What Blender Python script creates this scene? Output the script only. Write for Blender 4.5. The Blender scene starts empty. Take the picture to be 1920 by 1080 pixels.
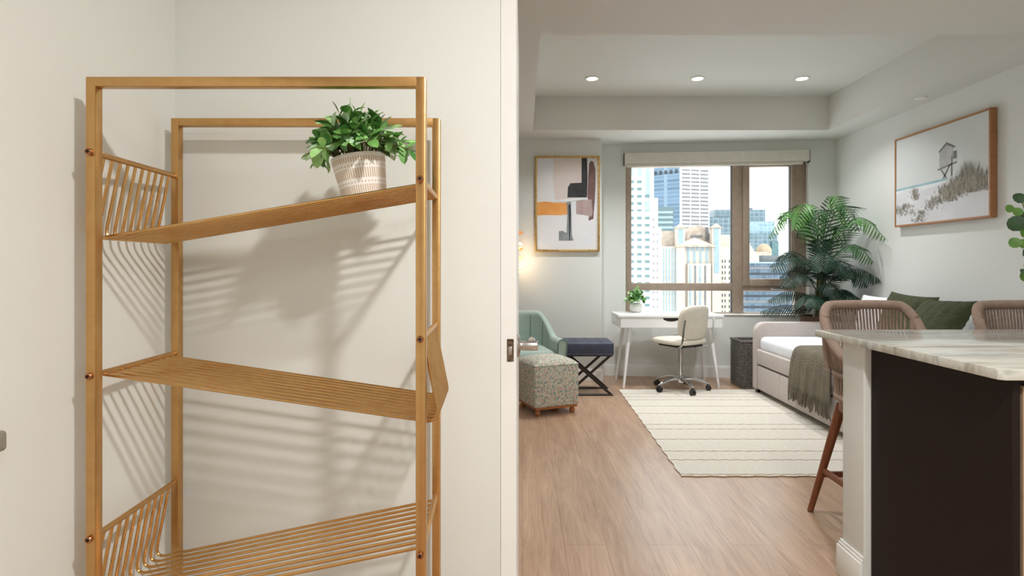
import bpy, bmesh, math, random
from mathutils import Vector, Matrix
R = math.radians
PI = math.pi
sc = bpy.context.scene
COL = sc.collection
EYE = 1.2
F = 1060.0                      # focal length in pixels of a 1920 px wide frame

# ------------------------------------------------------------------ materials
def lin(c):
    return tuple(((v/255.0)/12.92 if v/255.0 <= 0.04045 else (((v/255.0)+0.055)/1.055)**2.4) for v in c) + (1.0,)

class NT:
    def __init__(s, name):
        s.m = bpy.data.materials.new(name); s.m.use_nodes = True
        s.t = s.m.node_tree; s.t.nodes.clear()
        s.out = s.n('ShaderNodeOutputMaterial')
    def n(s, kind, **kw):
        nd = s.t.nodes.new(kind)
        for k, v in kw.items():
            if k in nd.inputs: nd.inputs[k].default_value = v
            else: setattr(nd, k, v)
        return nd
    def l(s, a, b): s.t.links.new(a, b)

def principled(name, col, rough=0.6, metal=0.0, spec=0.5, bump=None, var=None, sheen=0.0, coat=0.0, sub=0.0):
    """col sRGB 0-255; bump=(kind, scale, strength[, stretch]); var=(scale, col2[, stretch]) colour variation by noise"""
    N = NT(name)
    b = N.n('ShaderNodeBsdfPrincipled', Roughness=rough, Metallic=metal)
    b.inputs['Base Color'].default_value = lin(col)
    b.inputs['Specular IOR Level'].default_value = spec
    if sheen: b.inputs['Sheen Weight'].default_value = sheen
    if coat: b.inputs['Coat Weight'].default_value = coat
    if sub:
        b.inputs['Subsurface Weight'].default_value = sub
    N.l(b.outputs[0], N.out.inputs['Surface'])
    tc = N.n('ShaderNodeTexCoord')
    if var:
        mp = N.n('ShaderNodeMapping'); N.l(tc.outputs['Object'], mp.inputs[0])
        if len(var) > 2: mp.inputs['Scale'].default_value = var[2]
        no = N.n('ShaderNodeTexNoise', Scale=var[0], Detail=4.0); N.l(mp.outputs[0], no.inputs['Vector'])
        rp = N.n('ShaderNodeValToRGB'); rp.color_ramp.elements[0].position = 0.35; rp.color_ramp.elements[1].position = 0.65
        rp.color_ramp.elements[0].color = lin(col); rp.color_ramp.elements[1].color = lin(var[1])
        N.l(no.outputs[0], rp.inputs[0]); N.l(rp.outputs[0], b.inputs['Base Color'])
    if bump:
        mp = N.n('ShaderNodeMapping'); N.l(tc.outputs['Object'], mp.inputs[0])
        if len(bump) > 3: mp.inputs['Scale'].default_value = bump[3]
        if bump[0] == 'noise': t = N.n('ShaderNodeTexNoise', Scale=bump[1], Detail=3.0)
        elif bump[0] == 'voronoi': t = N.n('ShaderNodeTexVoronoi', Scale=bump[1])
        else: t = N.n('ShaderNodeTexWave', Scale=bump[1], Distortion=0.6)
        N.l(mp.outputs[0], t.inputs['Vector'])
        bp = N.n('ShaderNodeBump', Strength=bump[2], Distance=0.004)
        N.l(t.outputs[0], bp.inputs['Height']); N.l(bp.outputs[0], b.inputs['Normal'])
    return N.m

def emission(name, col, s):
    N = NT(name); e = N.n('ShaderNodeEmission', Strength=s); e.inputs[0].default_value = lin(col)
    N.l(e.outputs[0], N.out.inputs['Surface']); return N.m

def floor_mat():
    N = NT('plank_floor'); b = N.n('ShaderNodeBsdfPrincipled', Roughness=0.31); b.inputs['Specular IOR Level'].default_value = 0.95
    N.l(b.outputs[0], N.out.inputs['Surface'])
    tc = N.n('ShaderNodeTexCoord'); sp = N.n('ShaderNodeSeparateXYZ'); N.l(tc.outputs['Object'], sp.inputs[0])
    cb = N.n('ShaderNodeCombineXYZ'); N.l(sp.outputs[1], cb.inputs[0]); N.l(sp.outputs[0], cb.inputs[1])
    br = N.n('ShaderNodeTexBrick', Scale=1.0, offset=0.37)
    br.inputs['Brick Width'].default_value = 1.22; br.inputs['Row Height'].default_value = 0.18
    br.inputs['Mortar Size'].default_value = 0.0012; br.inputs['Mortar Smooth'].default_value = 0.3; br.inputs['Bias'].default_value = 0.0
    br.inputs['Color1'].default_value = lin((205,172,143)); br.inputs['Color2'].default_value = lin((193,160,132)); br.inputs['Mortar'].default_value = lin((150,122,104))
    N.l(cb.outputs[0], br.inputs['Vector'])
    mp = N.n('ShaderNodeMapping'); mp.inputs['Scale'].default_value = (14, 1.6, 1); N.l(tc.outputs['Object'], mp.inputs[0])
    n1 = N.n('ShaderNodeTexNoise', Scale=1.0, Detail=6.0, Roughness=0.65, Distortion=1.2); N.l(mp.outputs[0], n1.inputs['Vector'])
    mp2 = N.n('ShaderNodeMapping'); mp2.inputs['Scale'].default_value = (110, 5, 1); N.l(tc.outputs['Object'], mp2.inputs[0])
    n2 = N.n('ShaderNodeTexNoise', Scale=1.0, Detail=4.0); N.l(mp2.outputs[0], n2.inputs['Vector'])
    r1 = N.n('ShaderNodeValToRGB'); r1.color_ramp.elements[0].position = 0.3; r1.color_ramp.elements[1].position = 0.7
    r1.color_ramp.elements[0].color = lin((212,203,196)); r1.color_ramp.elements[1].color = (1,1,1,1); N.l(n1.outputs[0], r1.inputs[0])
    r2 = N.n('ShaderNodeValToRGB'); r2.color_ramp.elements[0].position = 0.3; r2.color_ramp.elements[1].position = 0.6
    r2.color_ramp.elements[0].color = lin((234,229,225)); r2.color_ramp.elements[1].color = (1,1,1,1); N.l(n2.outputs[0], r2.inputs[0])
    m1 = N.n('ShaderNodeMixRGB', blend_type='MULTIPLY'); m1.inputs[0].default_value = 1; N.l(br.outputs[0], m1.inputs[1]); N.l(r1.outputs[0], m1.inputs[2])
    m2 = N.n('ShaderNodeMixRGB', blend_type='MULTIPLY'); m2.inputs[0].default_value = 1; N.l(m1.outputs[0], m2.inputs[1]); N.l(r2.outputs[0], m2.inputs[2])
    N.l(m2.outputs[0], b.inputs['Base Color'])
    bp = N.n('ShaderNodeBump', Strength=0.12, Distance=0.003); N.l(n2.outputs[0], bp.inputs['Height']); N.l(bp.outputs[0], b.inputs['Normal'])
    return N.m

def marble_mat():
    N = NT('counter_stone'); b = N.n('ShaderNodeBsdfPrincipled', Roughness=0.12)
    N.l(b.outputs[0], N.out.inputs['Surface'])
    tc = N.n('ShaderNodeTexCoord')
    mp = N.n('ShaderNodeMapping'); mp.inputs['Scale'].default_value = (1.0, 7, 3); mp.inputs['Rotation'].default_value = (0,0,R(8)); N.l(tc.outputs['Object'], mp.inputs[0])
    n1 = N.n('ShaderNodeTexNoise', Scale=1.6, Detail=8.0, Roughness=0.6, Distortion=0.8); N.l(mp.outputs[0], n1.inputs['Vector'])
    r1 = N.n('ShaderNodeValToRGB'); e = r1.color_ramp.elements
    e[0].position = 0.30; e[0].color = lin((122,104,88)); e[1].position = 0.40; e[1].color = lin((190,184,172))
    x = e.new(0.55); x.color = lin((214,213,205)); x = e.new(0.66); x.color = lin((160,163,157)); x = e.new(0.75); x.color = lin((212,209,200))
    N.l(n1.outputs[0], r1.inputs[0]); N.l(r1.outputs[0], b.inputs['Base Color'])
    return N.m

def darkwood_mat():
    N = NT('dark_espresso_wood'); b = N.n('ShaderNodeBsdfPrincipled', Roughness=0.6); b.inputs['Specular IOR Level'].default_value = .25
    N.l(b.outputs[0], N.out.inputs['Surface'])
    tc = N.n('ShaderNodeTexCoord'); mp = N.n('ShaderNodeMapping'); mp.inputs['Scale'].default_value = (60,60,2); N.l(tc.outputs['Object'], mp.inputs[0])
    n1 = N.n('ShaderNodeTexNoise', Scale=1.0, Detail=4.0); N.l(mp.outputs[0], n1.inputs['Vector'])
    r1 = N.n('ShaderNodeValToRGB'); r1.color_ramp.elements[0].color = lin((26,17,15)); r1.color_ramp.elements[1].color = lin((38,27,24))
    N.l(n1.outputs[0], r1.inputs[0]); N.l(r1.outputs[0], b.inputs['Base Color']); return N.m

def floral_mat():
    N = NT('floral_fabric'); b = N.n('ShaderNodeBsdfPrincipled', Roughness=0.85)
    N.l(b.outputs[0], N.out.inputs['Surface'])
    tc = N.n('ShaderNodeTexCoord')
    base = lin((200,196,184)); cur = None
    specs = [(34, (134,158,152), 0.36, 0), (40, (192,160,140), 0.32, 3), (56, (146,164,130), 0.33, 7), (36, (206,178,162), 0.30, 12), (64, (104,120,128), 0.24, 17)]
    for sc_, c, th, off in specs:
        mp = N.n('ShaderNodeMapping'); mp.inputs['Location'].default_value = (off, off*0.7, off*0.3); N.l(tc.outputs['Object'], mp.inputs[0])
        nz = N.n('ShaderNodeTexNoise', Scale=sc_*2.0, Detail=1.0); N.l(mp.outputs[0], nz.inputs['Vector'])
        va = N.n('ShaderNodeVectorMath', operation='MULTIPLY_ADD'); va.inputs[1].default_value = (0.02,0.02,0.02)
        N.l(nz.outputs['Color'], va.inputs[0]); N.l(mp.outputs[0], va.inputs[2])
        v = N.n('ShaderNodeTexVoronoi', Scale=sc_); N.l(va.outputs[0], v.inputs['Vector'])
        lt = N.n('ShaderNodeMath', operation='LESS_THAN'); lt.inputs[1].default_value = th; N.l(v.outputs['Distance'], lt.inputs[0])
        mx = N.n('ShaderNodeMixRGB'); N.l(lt.outputs[0], mx.inputs[0]); mx.inputs[2].default_value = lin(c)
        if cur is None: mx.inputs[1].default_value = base
        else: N.l(cur, mx.inputs[1])
        cur = mx.outputs[0]
    N.l(cur, b.inputs['Base Color']); return N.m

RUG_LINES = [5.32, 5.19, 5.07, 4.84, 4.60, 4.28, 4.157, 3.914, 3.66, 3.495, 3.25]
def rug_mat():
    N = NT('wool_rug'); b = N.n('ShaderNodeBsdfPrincipled', Roughness=0.95)
    N.l(b.outputs[0], N.out.inputs['Surface'])
    tc = N.n('ShaderNodeTexCoord'); sp = N.n('ShaderNodeSeparateXYZ'); N.l(tc.outputs['Object'], sp.inputs[0])
    nz = N.n('ShaderNodeTexNoise', Scale=22.0, Detail=2.0); N.l(tc.outputs['Object'], nz.inputs['Vector'])
    wob = N.n('ShaderNodeMath', operation='MULTIPLY_ADD'); wob.inputs[1].default_value = 0.010; N.l(nz.outputs[0], wob.inputs[0]); N.l(sp.outputs[1], wob.inputs[2])
    acc = None
    for y in RUG_LINES:
        d = N.n('ShaderNodeMath', operation='SUBTRACT'); N.l(wob.outputs[0], d.inputs[0]); d.inputs[1].default_value = y + 0.005
        a = N.n('ShaderNodeMath', operation='ABSOLUTE'); N.l(d.outputs[0], a.inputs[0])
        lt = N.n('ShaderNodeMath', operation='LESS_THAN'); N.l(a.outputs[0], lt.inputs[0]); lt.inputs[1].default_value = 0.0065
        if acc is None: acc = lt.outputs[0]
        else:
            mx = N.n('ShaderNodeMath', operation='MAXIMUM'); N.l(acc, mx.inputs[0]); N.l(lt.outputs[0], mx.inputs[1]); acc = mx.outputs[0]
    n2 = N.n('ShaderNodeTexNoise', Scale=130.0, Detail=3.0); N.l(tc.outputs['Object'], n2.inputs['Vector'])
    rp = N.n('ShaderNodeValToRGB'); rp.color_ramp.elements[0].color = lin((210,203,190)); rp.color_ramp.elements[1].color = lin((229,223,211)); rp.color_ramp.elements[0].position=.3; rp.color_ramp.elements[1].position=.6
    N.l(n2.outputs[0], rp.inputs[0])
    mc = N.n('ShaderNodeMixRGB'); N.l(acc, mc.inputs[0]); N.l(rp.outputs[0], mc.inputs[1]); mc.inputs[2].default_value = lin((168,150,128))
    N.l(mc.outputs[0], b.inputs['Base Color'])
    bp = N.n('ShaderNodeBump', Strength=0.7, Distance=0.008); N.l(n2.outputs[0], bp.inputs['Height']); N.l(bp.outputs[0], b.inputs['Normal'])
    return N.m

def pot_mat():
    """white ceramic pot with bands of incised beige strokes"""
    N = NT('patterned_pot'); b = N.n('ShaderNodeBsdfPrincipled', Roughness=0.6)
    N.l(b.outputs[0], N.out.inputs['Surface'])
    tc = N.n('ShaderNodeTexCoord'); sp = N.n('ShaderNodeSeparateXYZ'); N.l(tc.outputs['Object'], sp.inputs[0])
    at = N.n('ShaderNodeMath', operation='ARCTAN2'); N.l(sp.outputs[0], at.inputs[0]); N.l(sp.outputs[1], at.inputs[1])
    def m(op, a, bb=None, c=None):
        q = N.n('ShaderNodeMath', operation=op)
        for i, v in enumerate((a, bb, c)):
            if v is None: continue
            if isinstance(v, (int, float)): q.inputs[i].default_value = v
            else: N.l(v, q.inputs[i])
        return q.outputs[0]
    strokes = m('GREATER_THAN', m('SINE', m('MULTIPLY', at.outputs[0], 66)), -0.1)
    zz = m('FRACT', m('MULTIPLY', sp.outputs[2], 1/0.034))
    band = m('MULTIPLY', m('GREATER_THAN', zz, 0.06), m('LESS_THAN', zz, 0.66))
    big = m('MULTIPLY', strokes, band)
    dots = m('MULTIPLY', m('GREATER_THAN', m('SINE', m('MULTIPLY', at.outputs[0], 44)), 0.2), m('MULTIPLY', m('GREATER_THAN', zz, 0.79), m('LESS_THAN', zz, 0.88)))
    tot = m('MULTIPLY', m('MAXIMUM', big, dots), m('LESS_THAN', sp.outputs[2], 0.080))
    mx = N.n('ShaderNodeMixRGB'); N.l(tot, mx.inputs[0]); mx.inputs[1].default_value = lin((238,234,228)); mx.inputs[2].default_value = lin((198,172,148))
    N.l(mx.outputs[0], b.inputs['Base Color']); return N.m

def glass_mat():
    N = NT('window_glass')
    tr = N.n('ShaderNodeBsdfTransparent'); gl = N.n('ShaderNodeBsdfGlossy', Roughness=0.0)
    tr.inputs[0].default_value = (0.97, 0.985, 0.98, 1)
    mx = N.n('ShaderNodeMixShader'); mx.inputs[0].default_value = 0.05
    N.l(tr.outputs[0], mx.inputs[1]); N.l(gl.outputs[0], mx.inputs[2]); N.l(mx.outputs[0], N.out.inputs['Surface']); return N.m

def facade_grid(name, wall, glass, sx, sz, mort, rough=0.4):
    """curtain wall: a grid of glass between mullions, on the object's own x/z"""
    N = NT(name); b = N.n('ShaderNodeBsdfPrincipled', Roughness=rough); N.l(b.outputs[0], N.out.inputs['Surface'])
    tc = N.n('ShaderNodeTexCoord'); sp = N.n('ShaderNodeSeparateXYZ'); N.l(tc.outputs['Object'], sp.inputs[0])
    ad = N.n('ShaderNodeMath', operation='ADD'); N.l(sp.outputs[0], ad.inputs[0]); N.l(sp.outputs[1], ad.inputs[1])
    cb = N.n('ShaderNodeCombineXYZ'); N.l(ad.outputs[0], cb.inputs[0]); N.l(sp.outputs[2], cb.inputs[1])
    br = N.n('ShaderNodeTexBrick', Scale=1.0, offset=0.0)
    br.inputs['Brick Width'].default_value = sx; br.inputs['Row Height'].default_value = sz; br.inputs['Mortar Size'].default_value = mort; br.inputs['Mortar Smooth'].default_value = 0
    br.inputs['Color1'].default_value = lin(glass); br.inputs['Color2'].default_value = lin(tuple(min(255, c+22) for c in glass)); br.inputs['Mortar'].default_value = lin(wall)
    N.l(cb.outputs[0], br.inputs['Vector']); N.l(br.outputs[0], b.inputs['Base Color']); return N.m

def painting_mat(name, col, col2, scale=6, rough=0.8):
    return principled(name, col, rough, var=(scale, col2))

M = {}
M['wall'] = principled('wall_paint', (227,229,225), 0.75, bump=('noise', 260, 0.05), spec=0.3)
M['ceil'] = principled('ceiling_paint', (222,222,217), 0.7, bump=('noise', 260, 0.03), spec=0.3)
M['trim'] = principled('white_trim', (240,240,236), 0.4, var=(3, (237,237,233)))
M['door'] = principled('door_paint', (242,242,240), 0.35, var=(3, (238,238,236)))
M['floor'] = floor_mat()
M['gold'] = principled('gold_metal', (202,160,104), 0.33, 0.9, var=(40, (196,152,97)))
M['goldwire'] = principled('gold_wire', (212,170,112), 0.26, 1.0, var=(40, (204,160,102)))
M['bolt'] = principled('bronze_bolt', (176,120,84), 0.25, 0.95, var=(60, (160,110,78)))
M['black'] = principled('black_recess', (20,17,15), 0.6, var=(30, (26,22,20)))
M['nickel'] = principled('satin_nickel', (196,190,186), 0.28, 1.0, var=(60, (186,180,176)))
M['greymetal'] = principled('grey_metal', (158,152,138), 0.5, 0.35, var=(60, (150,144,132)))
M['brassplate'] = principled('worn_latch_plate', (150,132,112), 0.35, 0.9, var=(180, (70,58,48)))
M['chrome'] = principled('chrome', (214,214,214), 0.12, 1.0, var=(30, (205,205,206)))
M['pot'] = pot_mat()
M['soil'] = principled('potting_soil', (58,42,32), 0.95, var=(120, (84,64,50)), bump=('noise', 90, 0.6))
LEAF = [principled('leaf_mid', (106,164,80), 0.4, var=(60, (130,184,102))), principled('leaf_light', (150,200,118), 0.4, var=(60, (172,214,144))),
        principled('leaf_dark', (72,124,58), 0.4, var=(60, (92,144,74))), principled('leaf_pale', (170,204,160), 0.45, var=(60, (192,218,184)))]
M['stem'] = principled('green_stem', (92,104,56), 0.6, var=(80, (112,100,60)))
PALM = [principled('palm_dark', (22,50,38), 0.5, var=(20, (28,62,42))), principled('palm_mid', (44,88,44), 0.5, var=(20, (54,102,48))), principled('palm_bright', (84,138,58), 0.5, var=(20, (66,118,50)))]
EUC = [principled('round_leaf_dark', (26,56,28), 0.45, var=(50, (36,70,36))), principled('round_leaf_green', (66,106,38), 0.45, var=(50, (84,124,48)))]
M['sage'] = principled('sage_velvet', (164,182,172), 0.8, sheen=0.3, var=(14, (156,174,164)), bump=('noise', 300, 0.1))
M['piping'] = principled('dark_sage_piping', (100,120,114), 0.8, var=(14, (98,124,114)))
M['floral'] = floral_mat()
M['bunwood'] = principled('honey_wood', (170,106,58), 0.4, var=(20, (150,90,48), (1,1,6)))
M['navy'] = principled('navy_leather', (56,62,82), 0.5, var=(20, (50,56,74)), bump=('noise', 160, 0.12))
M['darkmetal'] = principled('dark_bronze_metal', (58,52,48), 0.4, 0.7, var=(30, (50,45,42)))
M['goldframe'] = principled('gilt_frame', (212,180,118), 0.32, 0.6, var=(40, (186,148,84)))
M['white_lam'] = principled('white_lacquer', (244,244,244), 0.25, var=(4, (240,240,240)))
M['cream'] = principled('cream_upholstery', (228,222,208), 0.8, var=(20, (222,215,200)), bump=('noise', 300, 0.08))
M['plastic'] = principled('black_plastic', (26,26,28), 0.4, var=(20, (32,32,34)))
M['whitepot'] = principled('white_ceramic', (238,238,234), 0.35, var=(20, (232,232,228)))
M['wicker'] = principled('grey_wicker', (128,122,116), 0.75, var=(60, (84,79,74)))
M['wickerdark'] = principled('dark_wicker_core', (52,48,45), 0.85, var=(60, (40,37,35)))
M['linen'] = principled('pale_grey_linen', (200,190,184), 0.9, var=(60, (192,182,176)), bump=('noise', 420, 0.2))
M['sheet'] = principled('white_bed_sheet', (236,238,242), 0.9, var=(5, (230,233,238)), bump=('noise', 14, 0.25))
M['throw'] = principled('olive_grey_knit', (108,102,88), 0.95, var=(8, (122,112,94)), bump=('wave', 60, 0.4))
M['olive'] = principled('olive_knit', (70,74,48), 0.95, var=(24, (60,65,41)), bump=('voronoi', 70, 0.8))
M['whitepillow'] = principled('white_pillowcase', (240,240,242), 0.9, var=(5, (234,234,238)), bump=('noise', 18, 0.2))
M['oak'] = principled('oak_frame', (172,122,80), 0.45, var=(10, (160,110,70), (1,1,8)))
M['terra'] = principled('brown_planter', (120,88,66), 0.7, var=(30, (106,76,56)))
M['rope'] = principled('taupe_rope', (172,150,136), 0.9, var=(60, (160,138,124)), bump=('wave', 160, 0.5))
M['ropewrap'] = principled('taupe_rope_wrap', (166,142,128), 0.9, var=(60, (154,132,118)), bump=('wave', 90, 0.4, (1,1,1)))
M['walnut'] = principled('walnut_leg', (140,80,44), 0.4, var=(18, (120,66,36), (6,6,1)))
M['stone'] = marble_mat()
M['espresso'] = darkwood_mat()
M['tanwood'] = principled('tan_cabinet_front', (196,166,138), 0.45, var=(14, (184,154,126), (8,8,1)))
M['rug'] = rug_mat()
M['rugedge'] = principled('rug_backing', (176,142,104), 0.95, var=(60, (160,126,90)))
M['bronze'] = principled('taupe_window_frame', (166,148,132), 0.5, 0.1, var=(20, (158,140,124)))
M['darkgasket'] = principled('dark_gasket', (42,44,46), 0.6, var=(20, (36,38,40)))
M['glass'] = glass_mat()
M['blind'] = principled('white_blind_fabric', (226,222,212), 0.8, var=(20, (220,216,206)))
M['lampglow'] = emission('downlight_glow', (255,244,226), 14)
M['bulb'] = emission('lamp_bulb_glow', (255,224,170), 5)
M['amber'] = None
N_ = NT('amber_shell'); _t = N_.n('ShaderNodeBsdfTranslucent'); _t.inputs[0].default_value = lin((250,190,120))
_d = N_.n('ShaderNodeBsdfPrincipled', Roughness=0.4); _d.inputs['Base Color'].default_value = lin((238,176,112))
_x = N_.n('ShaderNodeMixShader'); _x.inputs[0].default_value = 0.5; N_.l(_t.outputs[0], _x.inputs[1]); N_.l(_d.outputs[0], _x.inputs[2]); N_.l(_x.outputs[0], N_.out.inputs['Surface']); M['amber'] = N_.m

# ------------------------------------------------------------------ mesh builder
class MB:
    def __init__(s): s.v = []; s.f = []; s.mi = []; s.xf = None; s.cur = 0
    def add(s, vs, fs):
        o = len(s.v)
        for p in vs:
            p = Vector(p); s.v.append(s.xf @ p if s.xf is not None else p)
        for f in fs: s.f.append([i+o for i in f]); s.mi.append(s.cur)
    def frombm(s, bm, mx=None):
        bm.verts.index_update()
        s.add([(mx @ v.co if mx is not None else v.co.copy()) for v in bm.verts], [[v.index for v in f.verts] for f in bm.faces]); bm.free()
    def box(s, c, d, bevel=0.0, seg=2, mx=None):
        bm = bmesh.new(); bmesh.ops.create_cube(bm, size=1.0)
        for v in bm.verts: v.co = Vector((v.co.x*d[0], v.co.y*d[1], v.co.z*d[2]))
        if bevel > 0: bmesh.ops.bevel(bm, geom=bm.edges[:], offset=min(bevel, min(d)*0.49), segments=seg, profile=0.5, affect='EDGES')
        T = Matrix.Translation(Vector(c))
        s.frombm(bm, T @ mx if mx is not None else T)
        return s
    def b2(s, x0, x1, y0, y1, z0, z1, bevel=0.0, seg=2):
        return s.box(((x0+x1)/2, (y0+y1)/2, (z0+z1)/2), (abs(x1-x0), abs(y1-y0), abs(z1-z0)), bevel, seg)
    def tube(s, pts, r, n=8, closed=False, caps=True, flat=None):
        pts = [Vector(p) for p in pts]; m = len(pts)
        rs = r if isinstance(r, (list, tuple)) else [r]*m
        tang = []
        for i in range(m):
            if closed: t = pts[(i+1) % m] - pts[i-1]
            else: t = pts[min(i+1, m-1)] - pts[max(i-1, 0)]
            tang.append(t.normalized() if t.length > 1e-9 else Vector((0,0,1)))
        up = Vector((0,0,1)) if abs(tang[0].z) < 0.9 else Vector((1,0,0))
        nrm = (up - tang[0]*up.dot(tang[0])).normalized(); vs = []
        for i in range(m):
            if i: nrm = (nrm - tang[i]*nrm.dot(tang[i])); nrm = nrm.normalized() if nrm.length > 1e-9 else tang[i].orthogonal().normalized()
            bi = tang[i].cross(nrm)
            for k in range(n):
                a = 2*PI*(k+0.5)/n
                vs.append(pts[i] + nrm*math.cos(a)*rs[i]*(flat or 1) + bi*math.sin(a)*rs[i])
        fs = []
        for i in range(m if closed else m-1):
            j = (i+1) % m
            for k in range(n): fs.append([i*n+k, i*n+(k+1) % n, j*n+(k+1) % n, j*n+k])
        if caps and not closed: fs += [list(range(n))[::-1], [(m-1)*n+k for k in range(n)]]
        s.add(vs, fs); return s
    def lathe(s, prof, c=(0,0,0), n=24, mx=None):
        c = Vector(c); vs = []; fs = []
        for (r, z) in prof:
            for k in range(n):
                a = 2*PI*k/n; p = Vector((r*math.cos(a), r*math.sin(a), z)); vs.append((mx @ p if mx is not None else p) + c)
        m = len(prof)
        for i in range(m-1):
            for k in range(n): fs.append([i*n+k, i*n+(k+1) % n, (i+1)*n+(k+1) % n, (i+1)*n+k])
        if prof[0][0] > 1e-6: fs.append(list(range(n))[::-1])
        if prof[-1][0] > 1e-6: fs.append([(m-1)*n+k for k in range(n)])
        s.add(vs, fs); return s
    def prism(s, poly, axis, a0, a1):
        """poly: list of 2-D points; extruded along axis ('x','y','z') from a0 to a1"""
        def P(u, v, a): return {'x': (a, u, v), 'y': (u, a, v), 'z': (u, v, a)}[axis]
        n = len(poly); vs = [P(u, v, a0) for u, v in poly] + [P(u, v, a1) for u, v in poly]
        fs = [list(range(n))[::-1], [n+k for k in range(n)]] + [[k, (k+1) % n, n+(k+1) % n, n+k] for k in range(n)]
        s.add(vs, fs); return s
    def leaf(s, base, d, up, L, W, fold=0.25, curl=0.15):
        d = Vector(d).normalized(); up = Vector(up); sd = d.cross(up)
        if sd.length < 1e-4: sd = d.orthogonal()
        sd.normalize(); nn = sd.cross(d).normalized(); b = Vector(base)
        vs = []
        for t, w in ((0, .05), (.25, .75), (.55, 1.0), (.82, .70), (1, .04)):
            mid = b + d*L*t - nn*curl*L*t*t
            vs += [mid - sd*W*.5*w + nn*fold*W*.5*w, mid, mid + sd*W*.5*w + nn*fold*W*.5*w]
        fs = []
        for i in range(4):
            a = i*3; fs += [[a, a+1, a+4, a+3], [a+1, a+2, a+5, a+4]]
        s.add(vs, fs); return s
    def disc_leaf(s, c, nrm, r, n=10):
        q = Vector(nrm).to_track_quat('Z', 'Y').to_matrix(); vs = [Vector(c)]
        for k in range(n):
            a = 2*PI*k/n; vs.append(Vector(c) + q @ Vector((r*math.cos(a), r*0.92*math.sin(a), 0.12*r*math.cos(2*a))))
        s.add(vs, [[0, k+1, (k+1) % n + 1] for k in range(n)]); return s
    def grid(s, fn, nu, nv, closeu=False):
        vs = []; fs = []
        for i in range(nu):
            for j in range(nv): vs.append(fn(i/(nu if closeu else nu-1), j/(nv-1)))
        for i in range(nu if closeu else nu-1):
            k = (i+1) % nu
            for j in range(nv-1): fs.append([i*nv+j, k*nv+j, k*nv+j+1, i*nv+j+1])
        s.add(vs, fs); return s

def catmull(pts, sub=6, closed=False):
    P = [Vector(p) for p in pts]; n = len(P); out = []
    for i in range(n if closed else n-1):
        a = P[(i-1) % n] if (closed or i > 0) else P[0]*2-P[1]
        b = P[i]; c = P[(i+1) % n]; d = P[(i+2) % n] if (closed or i+2 < n) else P[-1]*2-P[-2]
        for k in range(sub):
            t = k/sub
            out.append(0.5*((2*b) + (c-a)*t + (2*a-5*b+4*c-d)*t*t + (3*b-a-3*c+d)*t**3))
    if not closed: out.append(P[-1])
    return out

def mats_of(m): return m if isinstance(m, (list, tuple)) else [m]
def obj(name, mb, mat, parent=None, world=False, smooth=True, sharp=35, recalc=True):
    me = bpy.data.meshes.new(name)
    me.from_pydata([tuple(v) for v in mb.v], [], mb.f); me.update()
    if recalc:
        bm = bmesh.new(); bm.from_mesh(me); bmesh.ops.recalc_face_normals(bm, faces=bm.faces[:]); bm.to_mesh(me); bm.free()
    for m in mats_of(mat): me.materials.append(m)
    if len(mats_of(mat)) > 1: me.polygons.foreach_set('material_index', mb.mi)
    if smooth:
        me.shade_smooth(); me.set_sharp_from_angle(angle=R(sharp))
    o = bpy.data.objects.new(name, me); COL.objects.link(o)
    if parent is not None:
        o.parent = parent
        if world: me.transform(wmat(parent).inverted())
    return o
def wmat(o):
    m = Matrix.Translation(o.location) @ o.rotation_euler.to_matrix().to_4x4()
    return wmat(o.parent) @ m if o.parent else m
def thing(name, label, cat, loc=(0,0,0), rotz=0.0, group=None, rot=None):
    o = bpy.data.objects.new(name, None); COL.objects.link(o); o.empty_display_size = 0.1
    o.location = loc; o.rotation_euler = rot if rot else (0,0,rotz)
    o['label'] = label; o['category'] = cat
    if group: o['group'] = group
    return o
def tag(o, label, cat, group=None):
    o['label'] = label; o['category'] = cat
    if group: o['group'] = group
    return o
def struct(name, mb, mat, parent=None, **k):
    o = obj(name, mb, mat, parent, **k)
    if parent is None: o['kind'] = 'structure'
    return o
def copy_tree(o, parent=None):
    c = o.copy(); COL.objects.link(c)
    if parent is not None: c.parent = parent
    for ch in list(o.children): copy_tree(ch, c)
    return c
def center(mb):      # move a mesh's own origin to its base, for single-mesh things
    xs = [v.x for v in mb.v]; ys = [v.y for v in mb.v]; zs = [v.z for v in mb.v]
    c = Vector(((min(xs)+max(xs))/2, (min(ys)+max(ys))/2, min(zs))); mb.v = [v-c for v in mb.v]; return c
def solo(name, mb, mat, label, cat, group=None, **k):
    c = center(mb); o = obj(name, mb, mat, **k); o.location = c; return tag(o, label, cat, group)

# ------------------------------------------------------------------ the room
CEIL = 2.545; TRAY = 2.88
XL = -0.873; YP = 1.42; XPE = -0.0560      # entry wall on the left, partition face, partition end
XR = 3.32
struct('floor', MB().b2(-1.6, 3.6, -2.4, 6.5, -0.12, 0), M['floor'], smooth=False)
struct('wall_left', MB().b2(XL-0.1, XL, -2.3, YP+.12, 0, CEIL), M['wall'], smooth=False)
struct('wall_middle', MB().b2(XL-.05, XPE, YP, YP+0.12, 0, CEIL, 0.003, 2), M['wall'])
struct('wall_outer_left', MB().b2(-1.5, -1.4, YP+.12, 5.94, 0, CEIL).b2(-1.5, XL-.1, YP, YP+.12, 0, CEIL), M['wall'], smooth=False)
struct('wall_far_left', MB().b2(-1.5, 0.83, 5.94, 6.5, 0, CEIL, 0.004, 2), M['wall'])
struct('wall_right', MB().b2(XR, XR+0.15, -2.3, 6.45, 0, CEIL), M['wall'], smooth=False)
struct('wall_rear', MB().b2(XL-.1, XR+.15, -2.4, -2.3, 0, CEIL), M['wall'], smooth=False)
cm = MB()
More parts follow.
